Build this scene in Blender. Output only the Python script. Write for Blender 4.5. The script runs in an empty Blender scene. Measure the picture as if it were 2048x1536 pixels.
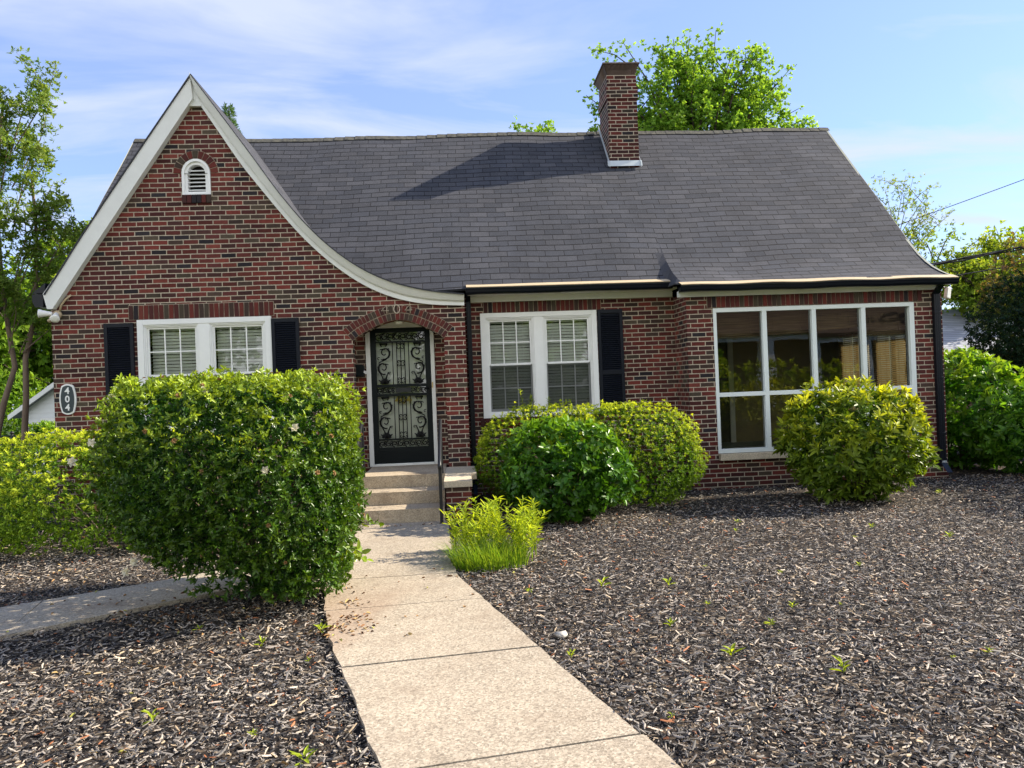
import bpy, bmesh, math, random
import numpy as np
from mathutils import Vector, Matrix, noise as mnoise

random.seed(7)
rng = np.random.default_rng(11)
scene = bpy.context.scene
COL = scene.collection
PI = math.pi

# ------------------------------------------------------------------ helpers
def rnd(a, b):
    return random.uniform(a, b)

def tag(o, label=None, cat=None, group=None, kind=None):
    if label: o['label'] = label
    if cat: o['category'] = cat
    if group: o['group'] = group
    if kind: o['kind'] = kind
    return o

def thing(name, loc, label, cat, group=None):
    o = bpy.data.objects.new(name, None)
    o.empty_display_size = 0.2
    o.location = loc
    COL.objects.link(o)
    return tag(o, label, cat, group)

def root_of(o):
    while o.parent: o = o.parent
    return o

def attach(o, parent):
    if parent is None: return o
    o.parent = parent
    r = root_of(parent)
    if parent is r:
        o.matrix_parent_inverse = Matrix.Translation(-r.location)
    return o

def link(o, parent=None):
    COL.objects.link(o)
    return attach(o, parent)

class MB:
    """collects faces and builds them as one mesh object"""
    def __init__(s):
        s.v = []; s.f = []; s.m = []; s.sm = []
    def poly(s, pts, mi=0, sm=False):
        b = len(s.v); s.v += [tuple(p) for p in pts]
        s.f.append(tuple(range(b, b + len(pts)))); s.m.append(mi); s.sm.append(sm)
    def box(s, x0, x1, y0, y1, z0, z1, mi=0):
        b = len(s.v)
        s.v += [(x0,y0,z0),(x1,y0,z0),(x1,y1,z0),(x0,y1,z0),(x0,y0,z1),(x1,y0,z1),(x1,y1,z1),(x0,y1,z1)]
        for q in ((0,3,2,1),(4,5,6,7),(0,1,5,4),(1,2,6,5),(2,3,7,6),(3,0,4,7)):
            s.f.append(tuple(b+i for i in q)); s.m.append(mi); s.sm.append(False)
    def obox(s, c, ax, ay, az, mi=0):
        """oriented box, half axes as vectors"""
        c = Vector(c); ax = Vector(ax); ay = Vector(ay); az = Vector(az)
        b = len(s.v)
        for k in ((-1,-1,-1),(1,-1,-1),(1,1,-1),(-1,1,-1),(-1,-1,1),(1,-1,1),(1,1,1),(-1,1,1)):
            s.v.append(tuple(c + ax*k[0] + ay*k[1] + az*k[2]))
        for q in ((0,3,2,1),(4,5,6,7),(0,1,5,4),(1,2,6,5),(2,3,7,6),(3,0,4,7)):
            s.f.append(tuple(b+i for i in q)); s.m.append(mi); s.sm.append(False)
    def prism(s, pts2, y0, y1, mi=0, plane='xz'):
        """polygon (ccw seen from the front) pushed from y0 to y1"""
        if plane == 'xz': P = lambda p, t: (p[0], t, p[1])
        elif plane == 'yz': P = lambda p, t: (t, p[0], p[1])
        else: P = lambda p, t: (p[0], p[1], t)
        n = len(pts2)
        s.poly([P(p, y0) for p in pts2], mi)
        s.poly([P(p, y1) for p in reversed(pts2)], mi)
        for i in range(n):
            a, c = pts2[i], pts2[(i+1) % n]
            s.poly([P(a, y0), P(a, y1), P(c, y1), P(c, y0)], mi)
    def tube(s, pts, r, n=6, mi=0, caps=True):
        pts = [Vector(p) for p in pts]
        m = len(pts)
        rs = r if isinstance(r, (list, tuple)) else [r]*m
        b = len(s.v)
        prev = None
        for i, p in enumerate(pts):
            t = (pts[min(i+1, m-1)] - pts[max(i-1, 0)])
            if t.length < 1e-9: t = Vector((0,0,1))
            t.normalize()
            if prev is None:
                h = Vector((0,0,1)) if abs(t.z) < .9 else Vector((1,0,0))
                u = t.cross(h).normalized()
            else:
                u = (prev - t*prev.dot(t))
                if u.length < 1e-6: u = t.orthogonal()
                u.normalize()
            prev = u
            w = t.cross(u)
            for k in range(n):
                a = 2*PI*k/n
                s.v.append(tuple(p + (u*math.cos(a) + w*math.sin(a))*rs[i]))
        for i in range(m-1):
            for k in range(n):
                k2 = (k+1) % n
                s.f.append((b+i*n+k, b+i*n+k2, b+(i+1)*n+k2, b+(i+1)*n+k)); s.m.append(mi); s.sm.append(n > 4)
        if caps:
            s.f.append(tuple(b+k for k in reversed(range(n)))); s.m.append(mi); s.sm.append(False)
            s.f.append(tuple(b+(m-1)*n+k for k in range(n))); s.m.append(mi); s.sm.append(False)
    def lathe(s, c, prof, n=16, mi=0, axis='z'):
        """prof: list of (r, h) along the axis"""
        b = len(s.v)
        for r, h in prof:
            for k in range(n):
                a = 2*PI*k/n
                if axis == 'z': p = (c[0]+r*math.cos(a), c[1]+r*math.sin(a), c[2]+h)
                else: p = (c[0]+r*math.cos(a), c[1]+h, c[2]+r*math.sin(a))
                s.v.append(p)
        for i in range(len(prof)-1):
            for k in range(n):
                k2 = (k+1) % n
                s.f.append((b+i*n+k, b+i*n+k2, b+(i+1)*n+k2, b+(i+1)*n+k)); s.m.append(mi); s.sm.append(True)
        s.f.append(tuple(b+k for k in reversed(range(n)))); s.m.append(mi); s.sm.append(False)
        s.f.append(tuple(b+(len(prof)-1)*n+k for k in range(n))); s.m.append(mi); s.sm.append(False)
    def xf(s, i0, M):
        for i in range(i0, len(s.v)):
            s.v[i] = tuple(M @ Vector(s.v[i]))
    def build(s, name, mats, parent=None, bevel=None, seg=1):
        me = bpy.data.meshes.new(name)
        me.from_pydata(s.v, [], s.f)
        if not isinstance(mats, (list, tuple)): mats = [mats]
        for m in mats: me.materials.append(m)
        me.polygons.foreach_set('material_index', s.m)
        me.polygons.foreach_set('use_smooth', s.sm)
        me.update()
        o = bpy.data.objects.new(name, me)
        link(o, parent)
        if bevel:
            md = o.modifiers.new('bevel', 'BEVEL'); md.width = bevel; md.segments = seg
            md.limit_method = 'ANGLE'; md.angle_limit = math.radians(40)
        return o

def np_mesh(name, V, faces_quads, mat, parent=None, attrs=None, smooth=False, tris=False):
    """V (n,3) float array, faces (m,k) int array"""
    me = bpy.data.meshes.new(name)
    n = len(V); m, k = faces_quads.shape
    me.vertices.add(n); me.vertices.foreach_set('co', V.astype(np.float32).ravel())
    me.loops.add(m*k); me.loops.foreach_set('vertex_index', faces_quads.astype(np.int32).ravel())
    me.polygons.add(m)
    me.polygons.foreach_set('loop_start', (np.arange(m)*k).astype(np.int32))
    me.polygons.foreach_set('loop_total', np.full(m, k, np.int32))
    if smooth: me.polygons.foreach_set('use_smooth', np.ones(m, bool))
    me.materials.append(mat)
    if attrs:
        for an, arr in attrs.items():
            a = me.attributes.new(an, 'FLOAT', 'FACE')
            a.data.foreach_set('value', arr.astype(np.float32))
    me.update(calc_edges=True); me.validate()
    o = bpy.data.objects.new(name, me)
    return link(o, parent)

def holed(name, outer, holes, y0, y1, mat, parent=None):
    """wall slab in the XZ plane with openings"""
    cu = bpy.data.curves.new(name + '_outline', 'CURVE')
    cu.dimensions = '2D'; cu.fill_mode = 'BOTH'; cu.extrude = abs(y1-y0)/2
    for loop in [outer] + holes:
        sp = cu.splines.new('POLY'); sp.points.add(len(loop)-1)
        for p, q in zip(sp.points, loop): p.co = (q[0], q[1], 0, 1)
        sp.use_cyclic_u = True
    t = bpy.data.objects.new('outline', cu); COL.objects.link(t)
    bpy.context.view_layer.update()
    me = bpy.data.meshes.new_from_object(t)
    bpy.data.objects.remove(t); bpy.data.curves.remove(cu)
    me.transform(Matrix.Translation((0, (y0+y1)/2, 0)) @ Matrix.Rotation(PI/2, 4, 'X'))
    me.name = name
    me.materials.clear(); me.materials.append(mat)
    me.polygons.foreach_set('use_smooth', np.zeros(len(me.polygons), bool))
    o = bpy.data.objects.new(name, me)
    return link(o, parent)

def text_mesh(name, body, size, loc, mat, parent=None, extrude=.004, offset=0.0, spacing=1.0, line=1.0):
    cu = bpy.data.curves.new(name, 'FONT')
    cu.body = body; cu.size = size; cu.extrude = extrude; cu.offset = offset
    cu.align_x = 'CENTER'; cu.align_y = 'CENTER'; cu.space_character = spacing; cu.space_line = line
    t = bpy.data.objects.new('lettering_outline', cu); COL.objects.link(t)
    bpy.context.view_layer.update()
    me = bpy.data.meshes.new_from_object(t)
    bpy.data.objects.remove(t); bpy.data.curves.remove(cu)
    me.transform(Matrix.Translation(loc) @ Matrix.Rotation(PI/2, 4, 'X'))
    me.materials.clear(); me.materials.append(mat)
    o = bpy.data.objects.new(name, me)
    return link(o, parent)

# ------------------------------------------------------------------ materials
class G:
    def __init__(s, name):
        s.mat = bpy.data.materials.new(name); s.mat.use_nodes = True
        s.nt = s.mat.node_tree; s.nt.nodes.clear()
        s.out = s.nt.nodes.new('ShaderNodeOutputMaterial')
    def n(s, typ, ins=None, **props):
        nd = s.nt.nodes.new('ShaderNode' + typ)
        for k, v in props.items(): setattr(nd, k, v)
        for k, v in (ins or {}).items(): s.set(nd.inputs[k], v)
        return nd
    def set(s, sock, v):
        if isinstance(v, bpy.types.NodeSocket): s.nt.links.new(v, sock)
        elif isinstance(v, (tuple, list)) and len(v) == 3 and sock.type == 'RGBA': sock.default_value = (*v, 1)
        else: sock.default_value = v
    def math(s, op, a, b=None, c=None, clamp=False):
        nd = s.nt.nodes.new('ShaderNodeMath'); nd.operation = op; nd.use_clamp = clamp
        s.set(nd.inputs[0], a)
        if b is not None: s.set(nd.inputs[1], b)
        if c is not None: s.set(nd.inputs[2], c)
        return nd.outputs[0]
    def mix(s, f, a, b, blend='MIX'):
        nd = s.nt.nodes.new('ShaderNodeMix'); nd.data_type = 'RGBA'; nd.blend_type = blend
        s.set(nd.inputs[0], f); s.set(nd.inputs[6], a); s.set(nd.inputs[7], b)
        return nd.outputs[2]
    def ramp(s, f, stops, interp='LINEAR'):
        nd = s.nt.nodes.new('ShaderNodeValToRGB'); cr = nd.color_ramp; cr.interpolation = interp
        while len(cr.elements) < len(stops): cr.elements.new(1)
        for e, (p, c) in zip(cr.elements, stops):
            e.position = p; e.color = (*c, 1) if len(c) == 3 else c
        s.set(nd.inputs[0], f)
        return nd.outputs[0]
    def noise(s, scale, vec=None, detail=3, rough=.55, dim='3D'):
        nd = s.nt.nodes.new('ShaderNodeTexNoise'); nd.noise_dimensions = dim
        nd.inputs['Scale'].default_value = scale; nd.inputs['Detail'].default_value = detail
        nd.inputs['Roughness'].default_value = rough
        if vec is not None: s.set(nd.inputs['Vector'], vec)
        return nd.outputs['Fac']
    def pos(s):
        return s.n('NewGeometry').outputs['Position']
    def comb(s, x, y, z):
        return s.n('CombineXYZ', {0: x, 1: y, 2: z}).outputs[0]
    def sep(s, v):
        nd = s.n('SeparateXYZ', {0: v}); return nd.outputs
    def bump(s, h, strength=.5, dist=.01):
        return s.n('Bump', {'Height': h, 'Strength': strength, 'Distance': dist}).outputs[0]
    def bsdf(s, col, rough=.8, spec=.3, normal=None, metal=0, **kw):
        nd = s.n('BsdfPrincipled', {'Base Color': col, 'Roughness': rough, 'Specular IOR Level': spec, 'Metallic': metal})
        if normal is not None: s.set(nd.inputs['Normal'], normal)
        for k, v in kw.items(): s.set(nd.inputs[k.replace('_', ' ')], v)
        return nd.outputs[0]
    def done(s, shader):
        s.nt.links.new(shader, s.out.inputs[0]); return s.mat

def paint(name, col, rough=.5, spec=.4, var=.12, bump=.15, scale=6):
    g = G(name)
    p = g.pos()
    n1 = g.noise(scale, p, 4, .6)
    n2 = g.noise(scale*14, p, 2)
    f = g.math('MULTIPLY_ADD', n1, var*2, 1-var)
    c = g.mix(1.0, col, g.comb(f, f, f), 'MULTIPLY')
    nb = g.bump(n2, bump, .004)
    return g.done(g.bsdf(c, g.math('MULTIPLY_ADD', n2, .2, rough-.1), spec, nb))

BRICKS = [(0.00, (.142, .030, .023)), (.19, (.108, .027, .022)), (.40, (.082, .023, .021)), (.56, (.063, .025, .022)),
          (.69, (.058, .036, .028)), (.81, (.070, .052, .036)), (.875, (.026, .021, .024)), (.93, (.155, .038, .028))]

def brick_mat(name, dark=1.0, fade=0.0):
    g = G(name)
    geo = g.n('NewGeometry')
    x, y, z = g.sep(geo.outputs['Position'])
    nx, ny, nz = g.sep(geo.outputs['True Normal'])
    usey = g.math('GREATER_THAN', g.math('ABSOLUTE', nx), .7)
    u = g.math('ADD', g.math('MULTIPLY', x, g.math('SUBTRACT', 1, usey)), g.math('MULTIPLY', y, usey))
    wob = g.math('MULTIPLY_ADD', g.noise(1.3, geo.outputs['Position'], 2), .016, -.008)
    h = .0688; w = .2145
    zr = g.math('DIVIDE', g.math('ADD', z, wob), h)
    row = g.math('FLOOR', zr)
    fz = g.math('SUBTRACT', zr, row)
    jit = g.n('TexWhiteNoise', {'W': row}, noise_dimensions='1D').outputs[0]
    uu = g.math('ADD', g.math('DIVIDE', u, w), g.math('MULTIPLY', g.math('MODULO', g.math('ADD', row, 400), 2), .5))
    uu = g.math('ADD', uu, g.math('MULTIPLY', jit, .16))
    col = g.math('FLOOR', uu)
    fu = g.math('SUBTRACT', uu, col)
    wn = g.n('TexWhiteNoise', {'Vector': g.comb(col, row, usey)}, noise_dimensions='3D')
    rv = wn.outputs[0]
    rc = g.sep(wn.outputs[1])
    du = g.math('MULTIPLY', g.math('MINIMUM', fu, g.math('SUBTRACT', 1, fu)), w)
    dz = g.math('MULTIPLY', g.math('MINIMUM', fz, g.math('SUBTRACT', 1, fz)), h)
    d = g.math('MINIMUM', du, dz)
    d = g.math('ADD', d, g.math('MULTIPLY_ADD', g.noise(38, geo.outputs['Position'], 2), .007, -.0035))
    brick = g.math('DIVIDE', g.math('SUBTRACT', d, .0054), .0022, clamp=True)
    c = g.ramp(rv, BRICKS, 'CONSTANT')
    grain = g.noise(160, geo.outputs['Position'], 3, .7)
    blot = g.noise(24, geo.outputs['Position'], 3, .6)
    k = g.math('MULTIPLY', g.math('MULTIPLY_ADD', rc[1], .6, .7), g.math('MULTIPLY_ADD', grain, .7, .65))
    k = g.math('MULTIPLY', k, g.math('MULTIPLY_ADD', blot, .8, .6))
    k = g.math('MULTIPLY', k, dark)
    c = g.mix(1, c, g.comb(k, k, k), 'MULTIPLY')
    soot = g.ramp(g.noise(1.0, g.comb(g.math('MULTIPLY', g.math('ADD', x, y), 1.6), 0.0, g.math('MULTIPLY', z, .55)), 5, .62), [(.30, (.66, .64, .63)), (.52, (1, 1, 1)), (.75, (1.18, 1.15, 1.1))])
    c = g.mix(1, c, soot, 'MULTIPLY')
    mn = g.noise(9, geo.outputs['Position'], 4, .65)
    big = g.noise(.8, geo.outputs['Position'], 3)
    mc = g.ramp(g.math('MULTIPLY_ADD', big, .5, g.math('MULTIPLY', mn, .5)), [(.25, (.20, .165, .13)), (.47, (.43, .36, .27)), (.72, (.55, .47, .36))])
    c2 = g.mix(brick, mc, c)
    hgt = g.math('ADD', brick, g.math('MULTIPLY', grain, .25))
    nb = g.bump(hgt, .8, .006)
    return g.done(g.bsdf(c2, .85, .25, nb))

def brick_unit_mat(name):
    g = G(name)
    geo = g.n('NewGeometry')
    rv = geo.outputs['Random Per Island']
    c = g.ramp(rv, [(p, tuple(q*.9 for q in cc)) for p, cc in BRICKS], 'CONSTANT')
    grain = g.noise(150, geo.outputs['Position'], 3, .7)
    k = g.math('MULTIPLY_ADD', grain, .8, .6)
    c = g.mix(1, c, g.comb(k, k, k), 'MULTIPLY')
    return g.done(g.bsdf(c, .85, .25, g.bump(grain, .5, .004)))

def mortar_mat():
    g = G('mortar')
    p = g.pos()
    c = g.ramp(g.noise(9, p, 4, .65), [(.3, (.24, .20, .15)), (.6, (.45, .38, .28))])
    return g.done(g.bsdf(c, .95, .1, g.bump(g.noise(120, p, 3), .4, .004)))

def shingle_mat(name):
    g = G(name)
    uv = g.n('UVMap').outputs[0]
    u, v, _ = g.sep(uv)
    h = .142; w = .305
    P = g.pos()
    wob = g.math('MULTIPLY_ADD', g.noise(2.2, P, 2), .012, -.006)
    vr = g.math('DIVIDE', g.math('ADD', v, wob), h)
    row = g.math('FLOOR', vr); fv = g.math('SUBTRACT', vr, row)
    rj = g.n('TexWhiteNoise', {'W': row}, noise_dimensions='1D').outputs[0]
    uu = g.math('ADD', g.math('DIVIDE', u, w), g.math('MULTIPLY', g.math('MODULO', g.math('ADD', row, 400), 2), .5))
    uu = g.math('ADD', uu, g.math('MULTIPLY', rj, .2))
    col = g.math('FLOOR', uu); fu = g.math('SUBTRACT', uu, col)
    wn = g.n('TexWhiteNoise', {'Vector': g.comb(col, row, 0)}, noise_dimensions='3D')
    tj = g.sep(wn.outputs[1])
    gran = g.noise(330, P, 3, .8)
    spk = g.n('TexVoronoi', {'Scale': 240.0, 'Vector': P}).outputs['Color']
    spk = g.sep(spk)[0]
    blot = g.noise(1.1, P, 4, .6)
    streak = g.noise(1.0, g.comb(g.math('MULTIPLY', u, 3.0), g.math('MULTIPLY', v, .35), 0.0), 4, .6)
    k = g.math('MULTIPLY', g.math('MULTIPLY_ADD', tj[0], .26, .86), g.math('MULTIPLY_ADD', gran, 1.1, .45))
    k = g.math('MULTIPLY', k, g.math('MULTIPLY_ADD', blot, .6, .7))
    k = g.math('MULTIPLY', k, g.math('MULTIPLY_ADD', streak, .5, .75))
    k = g.math('ADD', k, g.math('MULTIPLY', g.math('GREATER_THAN', spk, .93), .8))
    c = g.mix(1, g.mix(tj[1], (.044, .047, .058), (.058, .059, .068)), g.comb(k, k, k), 'MULTIPLY')
    gapu = g.math('LESS_THAN', g.math('MULTIPLY', g.math('MINIMUM', fu, g.math('SUBTRACT', 1, fu)), w), .0055)
    butt = g.math('LESS_THAN', g.math('MULTIPLY', fv, h), g.math('MULTIPLY_ADD', g.noise(5, P, 2), .022, .010))
    gap = g.math('MAXIMUM', gapu, butt)
    c = g.mix(g.math('MULTIPLY', gap, .92), c, (.007, .007, .009))
    # each course lies like a thin wedge: thick at its lower edge
    hgt = g.math('MULTIPLY_ADD', g.math('SUBTRACT', 1, fv), .5, g.math('MULTIPLY', gran, .3))
    hgt = g.math('SUBTRACT', hgt, g.math('MULTIPLY', gap, .5))
    hgt = g.math('ADD', hgt, g.math('MULTIPLY', tj[2], .25))
    return g.done(g.bsdf(c, .92, .25, g.bump(hgt, .55, .008)))

def concrete_mat(name, base=(.43, .355, .265), spot=1.0, dirt=(.20, .13, .085), side=0.0):
    g = G(name)
    P = g.pos()
    x, y, z = g.sep(P)
    big = g.noise(.9, P, 5, .6)
    mid = g.noise(6, P, 4, .6)
    fine = g.noise(170, P, 2, .8)
    vo = g.sep(g.n('TexVoronoi', {'Scale': 95.0, 'Vector': P}).outputs['Color'])
    k = g.math('MULTIPLY', g.math('MULTIPLY_ADD', big, .5, .76), g.math('MULTIPLY_ADD', mid, .4, .8))
    k = g.math('MULTIPLY', k, g.math('MULTIPLY_ADD', fine, .9*spot, 1-.45*spot))
    k = g.math('MULTIPLY', k, g.math('MULTIPLY_ADD', vo[0], .75*spot, 1-.37*spot))
    c = g.mix(1, base, g.comb(k, k, k), 'MULTIPLY')
    c = g.mix(g.math('MULTIPLY', g.math('GREATER_THAN', vo[1], .86), .5*spot), c, (.62, .55, .44))
    c = g.mix(g.math('MULTIPLY', g.math('LESS_THAN', vo[1], .12), .55*spot), c, (.12, .095, .07))
    st = g.ramp(g.noise(2.3, P, 4, .65), [(.52, (0, 0, 0)), (.72, (1, 1, 1))])
    c = g.mix(g.math('MULTIPLY', st, .45), c, dirt)
    if side:
        # red clay washed over the west edge of the walk, a stain with its own shape
        edge = g.math('ADD', g.math('MULTIPLY_ADD', y, .275, .902), g.math('MULTIPLY', g.noise(3, P, 4), .30))
        f = g.math('DIVIDE', g.math('SUBTRACT', edge, g.math('ADD', x, .02)), .20, clamp=True)
        f = g.math('MULTIPLY', f, g.math('DIVIDE', g.math('SUBTRACT', g.math('MULTIPLY', y, -1), 4.6), .8, clamp=True))
        c = g.mix(g.math('MULTIPLY', f, .36), c, (.30, .18, .115))
    return g.done(g.bsdf(c, .92, .2, g.bump(g.math('ADD', fine, vo[0]), .35, .004)))

def leaf_mat(name, a, b, tipc=None, trans=.35, rough=.38, spec=.5, tcol=None):
    g = G(name)
    geo = g.n('NewGeometry')
    r = geo.outputs['Random Per Island']
    c = g.mix(r, a, b)
    if tipc is not None:
        t = g.n('Attribute', attribute_name='tip').outputs['Fac']
        c = g.mix(t, c, tipc)
    r2 = g.math('FRACT', g.math('MULTIPLY', r, 17.3))
    k = g.math('MULTIPLY_ADD', r2, .5, .75)
    c = g.mix(1, c, g.comb(k, k, k), 'MULTIPLY')
    base = g.bsdf(c, g.math('MULTIPLY_ADD', r2, .25, rough-.05), spec)
    tc = g.mix(1, c, tcol or (1.5, 1.35, .55), 'MULTIPLY')
    tr = g.n('BsdfTranslucent', {'Color': tc}).outputs[0]
    m = g.n('MixShader', {0: trans, 1: base, 2: tr}).outputs[0]
    return g.done(m)

def bark_mat(name, a, b, scale=14):
    g = G(name)
    P = g.pos()
    x, y, z = g.sep(P)
    n1 = g.noise(scale, g.comb(x, y, g.math('MULTIPLY', z, .25)), 5, .65)
    c = g.mix(n1, a, b)
    return g.done(g.bsdf(c, .9, .15, g.bump(n1, .6, .02)))

def glass_mat(name, tint=(1, 1, 1), refl=1.0):
    g = G(name)
    fr = g.n('Fresnel', {'IOR': 1.5}).outputs[0]
    fr = g.math('MULTIPLY', fr, 2.0*refl, clamp=True)
    P = g.pos()
    wob = g.noise(1.6, P, 2)
    nb = g.bump(wob, .03, .02)
    gl = g.n('BsdfGlossy', {'Color': (1, 1, 1), 'Roughness': .012, 'Normal': nb}).outputs[0]
    tr = g.n('BsdfTransparent', {'Color': tint}).outputs[0]
    return g.done(g.n('MixShader', {0: fr, 1: tr, 2: gl}).outputs[0])

def screen_mat(name, opac=.5, col=(.03, .035, .035)):
    g = G(name)
    d = g.n('BsdfDiffuse', {'Color': col}).outputs[0]
    tr = g.n('BsdfTransparent', {'Color': (1, 1, 1)}).outputs[0]
    return g.done(g.n('MixShader', {0: opac, 1: tr, 2: d}).outputs[0])

M = {}
M['brick'] = brick_mat('red brick wall')
M['brickdark'] = brick_mat('sooty red brick', .72)
M['unit'] = brick_unit_mat('brick unit')
M['mortar'] = mortar_mat()
M['shingle'] = shingle_mat('asphalt shingles')
M['white'] = paint('white paint', (.82, .82, .80), .45, .4, .08)
M['trim'] = paint('aged white trim', (.73, .735, .70), .5, .35, .1)
M['raketrim'] = paint('weathered rake edge', (.26, .27, .23), .6, .2, .2)
M['alum'] = paint('white aluminium', (.72, .77, .76), .4, .45, .06, .05)
M['navy'] = paint('navy shutter paint', (.0045, .0065, .013), .42, .22, .25)
M['gutter'] = paint('dark gutter enamel', (.0045, .0065, .012), .36, .3, .2, .05)
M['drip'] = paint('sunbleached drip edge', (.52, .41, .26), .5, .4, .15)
M['doorgreen'] = paint('blackish green door paint', (.0035, .0065, .008), .4, .2, .2)
M['iron'] = paint('black wrought iron', (.004, .0045, .005), .45, .2, .25)
M['railiron'] = paint('worn iron rail', (.012, .013, .015), .42, .45, .3)
M['innerdoor'] = paint('pale grey inner door', (.62, .62, .58), .5, .3, .06)
M['blind'] = paint('white vinyl blind', (.74, .75, .70), .45, .4, .06)
M['bamboo'] = paint('bamboo blind', (.30, .19, .085), .6, .25, .35, .3, 20)
g = G('bamboo slat'); P = g.pos(); n1 = g.noise(20, P, 4, .6)
cc = g.mix(n1, (.34, .27, .16), (.62, .53, .36))
M['bamboo'] = g.done(g.n('MixShader', {0: .55, 1: g.bsdf(cc, .6, .2), 2: g.n('BsdfTranslucent', {'Color': cc}).outputs[0]}).outputs[0])
g = G('woven bamboo shade'); P = g.pos(); x, y, z = g.sep(P)
n1 = g.noise(1.0, g.comb(g.math('MULTIPLY', x, 2.0), 0.0, g.math('MULTIPLY', z, 90.0)), 3, .6)
M['bambooshade'] = g.done(g.bsdf(g.ramp(n1, [(.36, (.045, .03, .014)), (.5, (.13, .09, .042)), (.66, (.26, .19, .10))]), .6, .2))
M['bamboowall'] = paint('tan room wall', (.26, .21, .13), .8, .2, .15)
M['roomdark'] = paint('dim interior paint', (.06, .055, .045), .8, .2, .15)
M['tile'] = paint('slate blue floor tile', (.16, .20, .21), .35, .4, .3)
M['glass'] = glass_mat('window glass', (.93, .96, .94), 1.0)
M['bigglass'] = glass_mat('picture window glass', (.80, .82, .78), 1.25)
M['screen'] = screen_mat('insect screen', .55)
M['stone'] = concrete_mat('sill stone', (.58, .49, .36), .45)
M['step'] = concrete_mat('step concrete', (.42, .34, .24), .6, (.17, .12, .08))
M['walk'] = concrete_mat('walk concrete', (.37, .31, .235), .75, (.25, .19, .135), 1.0)
M['walk2'] = concrete_mat('side walk concrete', (.38, .33, .26), .7)
M['groove'] = paint('dirt in joints', (.03, .025, .02), .9, .1)
M['brass'] = paint('brass', (.55, .38, .12), .3, .5, .1)
M['gold'] = paint('gold leaf', (.42, .32, .06), .4, .5, .1)
M['plaque'] = paint('slate plaque', (.035, .05, .056), .5, .4, .2)
M['wroughttan'] = paint('tan metal numerals', (.50, .42, .32), .5, .4, .2)
M['lampwhite'] = paint('white plastic', (.80, .79, .74), .35, .45, .05)
M['flash'] = paint('galvanised flashing', (.50, .54, .56), .35, .6, .2)
M['rust'] = paint('rusty chimney cap', (.14, .095, .075), .55, .5, .4)
M['siding'] = paint('white clapboard', (.72, .74, .76), .5, .4, .05)
M['nroof'] = paint('pale grey shingles', (.25, .26, .285), .8, .2, .2)
M['nwall'] = paint('brown siding', (.085, .055, .035), .7, .2, .15)
M['wire'] = paint('black cable', (.02, .02, .022), .5, .3)
M['fence'] = paint('black fence steel', (.015, .016, .017), .45, .4)
M['pebble'] = paint('pale stone', (.5, .47, .42), .8, .2, .2)
M['barkcrepe'] = bark_mat('smooth tan bark', (.12, .085, .06), (.30, .23, .17), 8)
M['barkdark'] = bark_mat('dark bark', (.035, .028, .022), (.10, .08, .06), 16)
M['twig'] = bark_mat('shrub stem', (.05, .038, .026), (.15, .12, .085), 30)
M['petal'] = leaf_mat('white petal', (.8, .78, .66), (.8, .72, .5), None, .3, .5, .3, (1, 1, .9))
M['deadpetal'] = leaf_mat('withered petal', (.42, .28, .12), (.26, .14, .06), None, .3, .6, .2, (1.2, 1, .7))

# ------------------------------------------------------------------ camera
f_px, Dcam, Hcam, roll = 1538.0, 11.35, 1.632, .0385
psi = math.atan(.07); pit = math.atan(5/f_px)
fw = Vector((math.sin(psi), math.cos(psi), 0)); rt = Vector((math.cos(psi), -math.sin(psi), 0)); upv = Vector((0, 0, 1))
fw2 = fw*math.cos(pit) + upv*math.sin(pit); up2 = upv*math.cos(pit) - fw*math.sin(pit)
Rv = rt*math.cos(roll) - up2*math.sin(roll); Uv = rt*math.sin(roll) + up2*math.cos(roll)
cam = bpy.data.cameras.new('camera'); camo = bpy.data.objects.new('camera', cam); COL.objects.link(camo)
cam.sensor_fit = 'HORIZONTAL'; cam.sensor_width = 36; cam.lens = f_px/2048*36
cam.clip_start = .05; cam.clip_end = 3000
mw = Matrix((Rv, Uv, -fw2)).transposed().to_4x4(); mw.translation = (0, -Dcam, Hcam)
camo.matrix_world = mw
scene.camera = camo

# ------------------------------------------------------------------ light and sky
SUN_EL, SUN_AZ = math.radians(33.0), math.radians(82.0)     # azimuth from +Y towards +X
sdir = Vector((math.sin(SUN_AZ)*math.cos(SUN_EL), math.cos(SUN_AZ)*math.cos(SUN_EL), math.sin(SUN_EL)))
sl = bpy.data.lights.new('sun', 'SUN'); sl.energy = 5.0; sl.angle = math.radians(.53); sl.color = (1, .90, .74)
so = bpy.data.objects.new('sun', sl); COL.objects.link(so)
so.rotation_euler = sdir.to_track_quat('Z', 'Y').to_euler(); so.location = sdir*40

w = bpy.data.worlds.new('World'); scene.world = w; w.use_nodes = True
nt = w.node_tree; nt.nodes.clear()
wo = nt.nodes.new('ShaderNodeOutputWorld'); bg = nt.nodes.new('ShaderNodeBackground')
sky = nt.nodes.new('ShaderNodeTexSky'); sky.sky_type = 'NISHITA'; sky.sun_disc = False
sky.sun_elevation = SUN_EL; sky.sun_rotation = SUN_AZ; sky.altitude = 250
sky.air_density = 1.0; sky.dust_density = .6; sky.ozone_density = 1.6
bg.inputs[1].default_value = .12
def wn(t, **k):
    n = nt.nodes.new('ShaderNode'+t)
    for a, b in k.items(): setattr(n, a, b)
    return n
def L(a, b): nt.links.new(a, b)
tc = wn('TexCoord'); sp = wn('SeparateXYZ'); L(tc.outputs['Generated'], sp.inputs[0])
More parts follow.
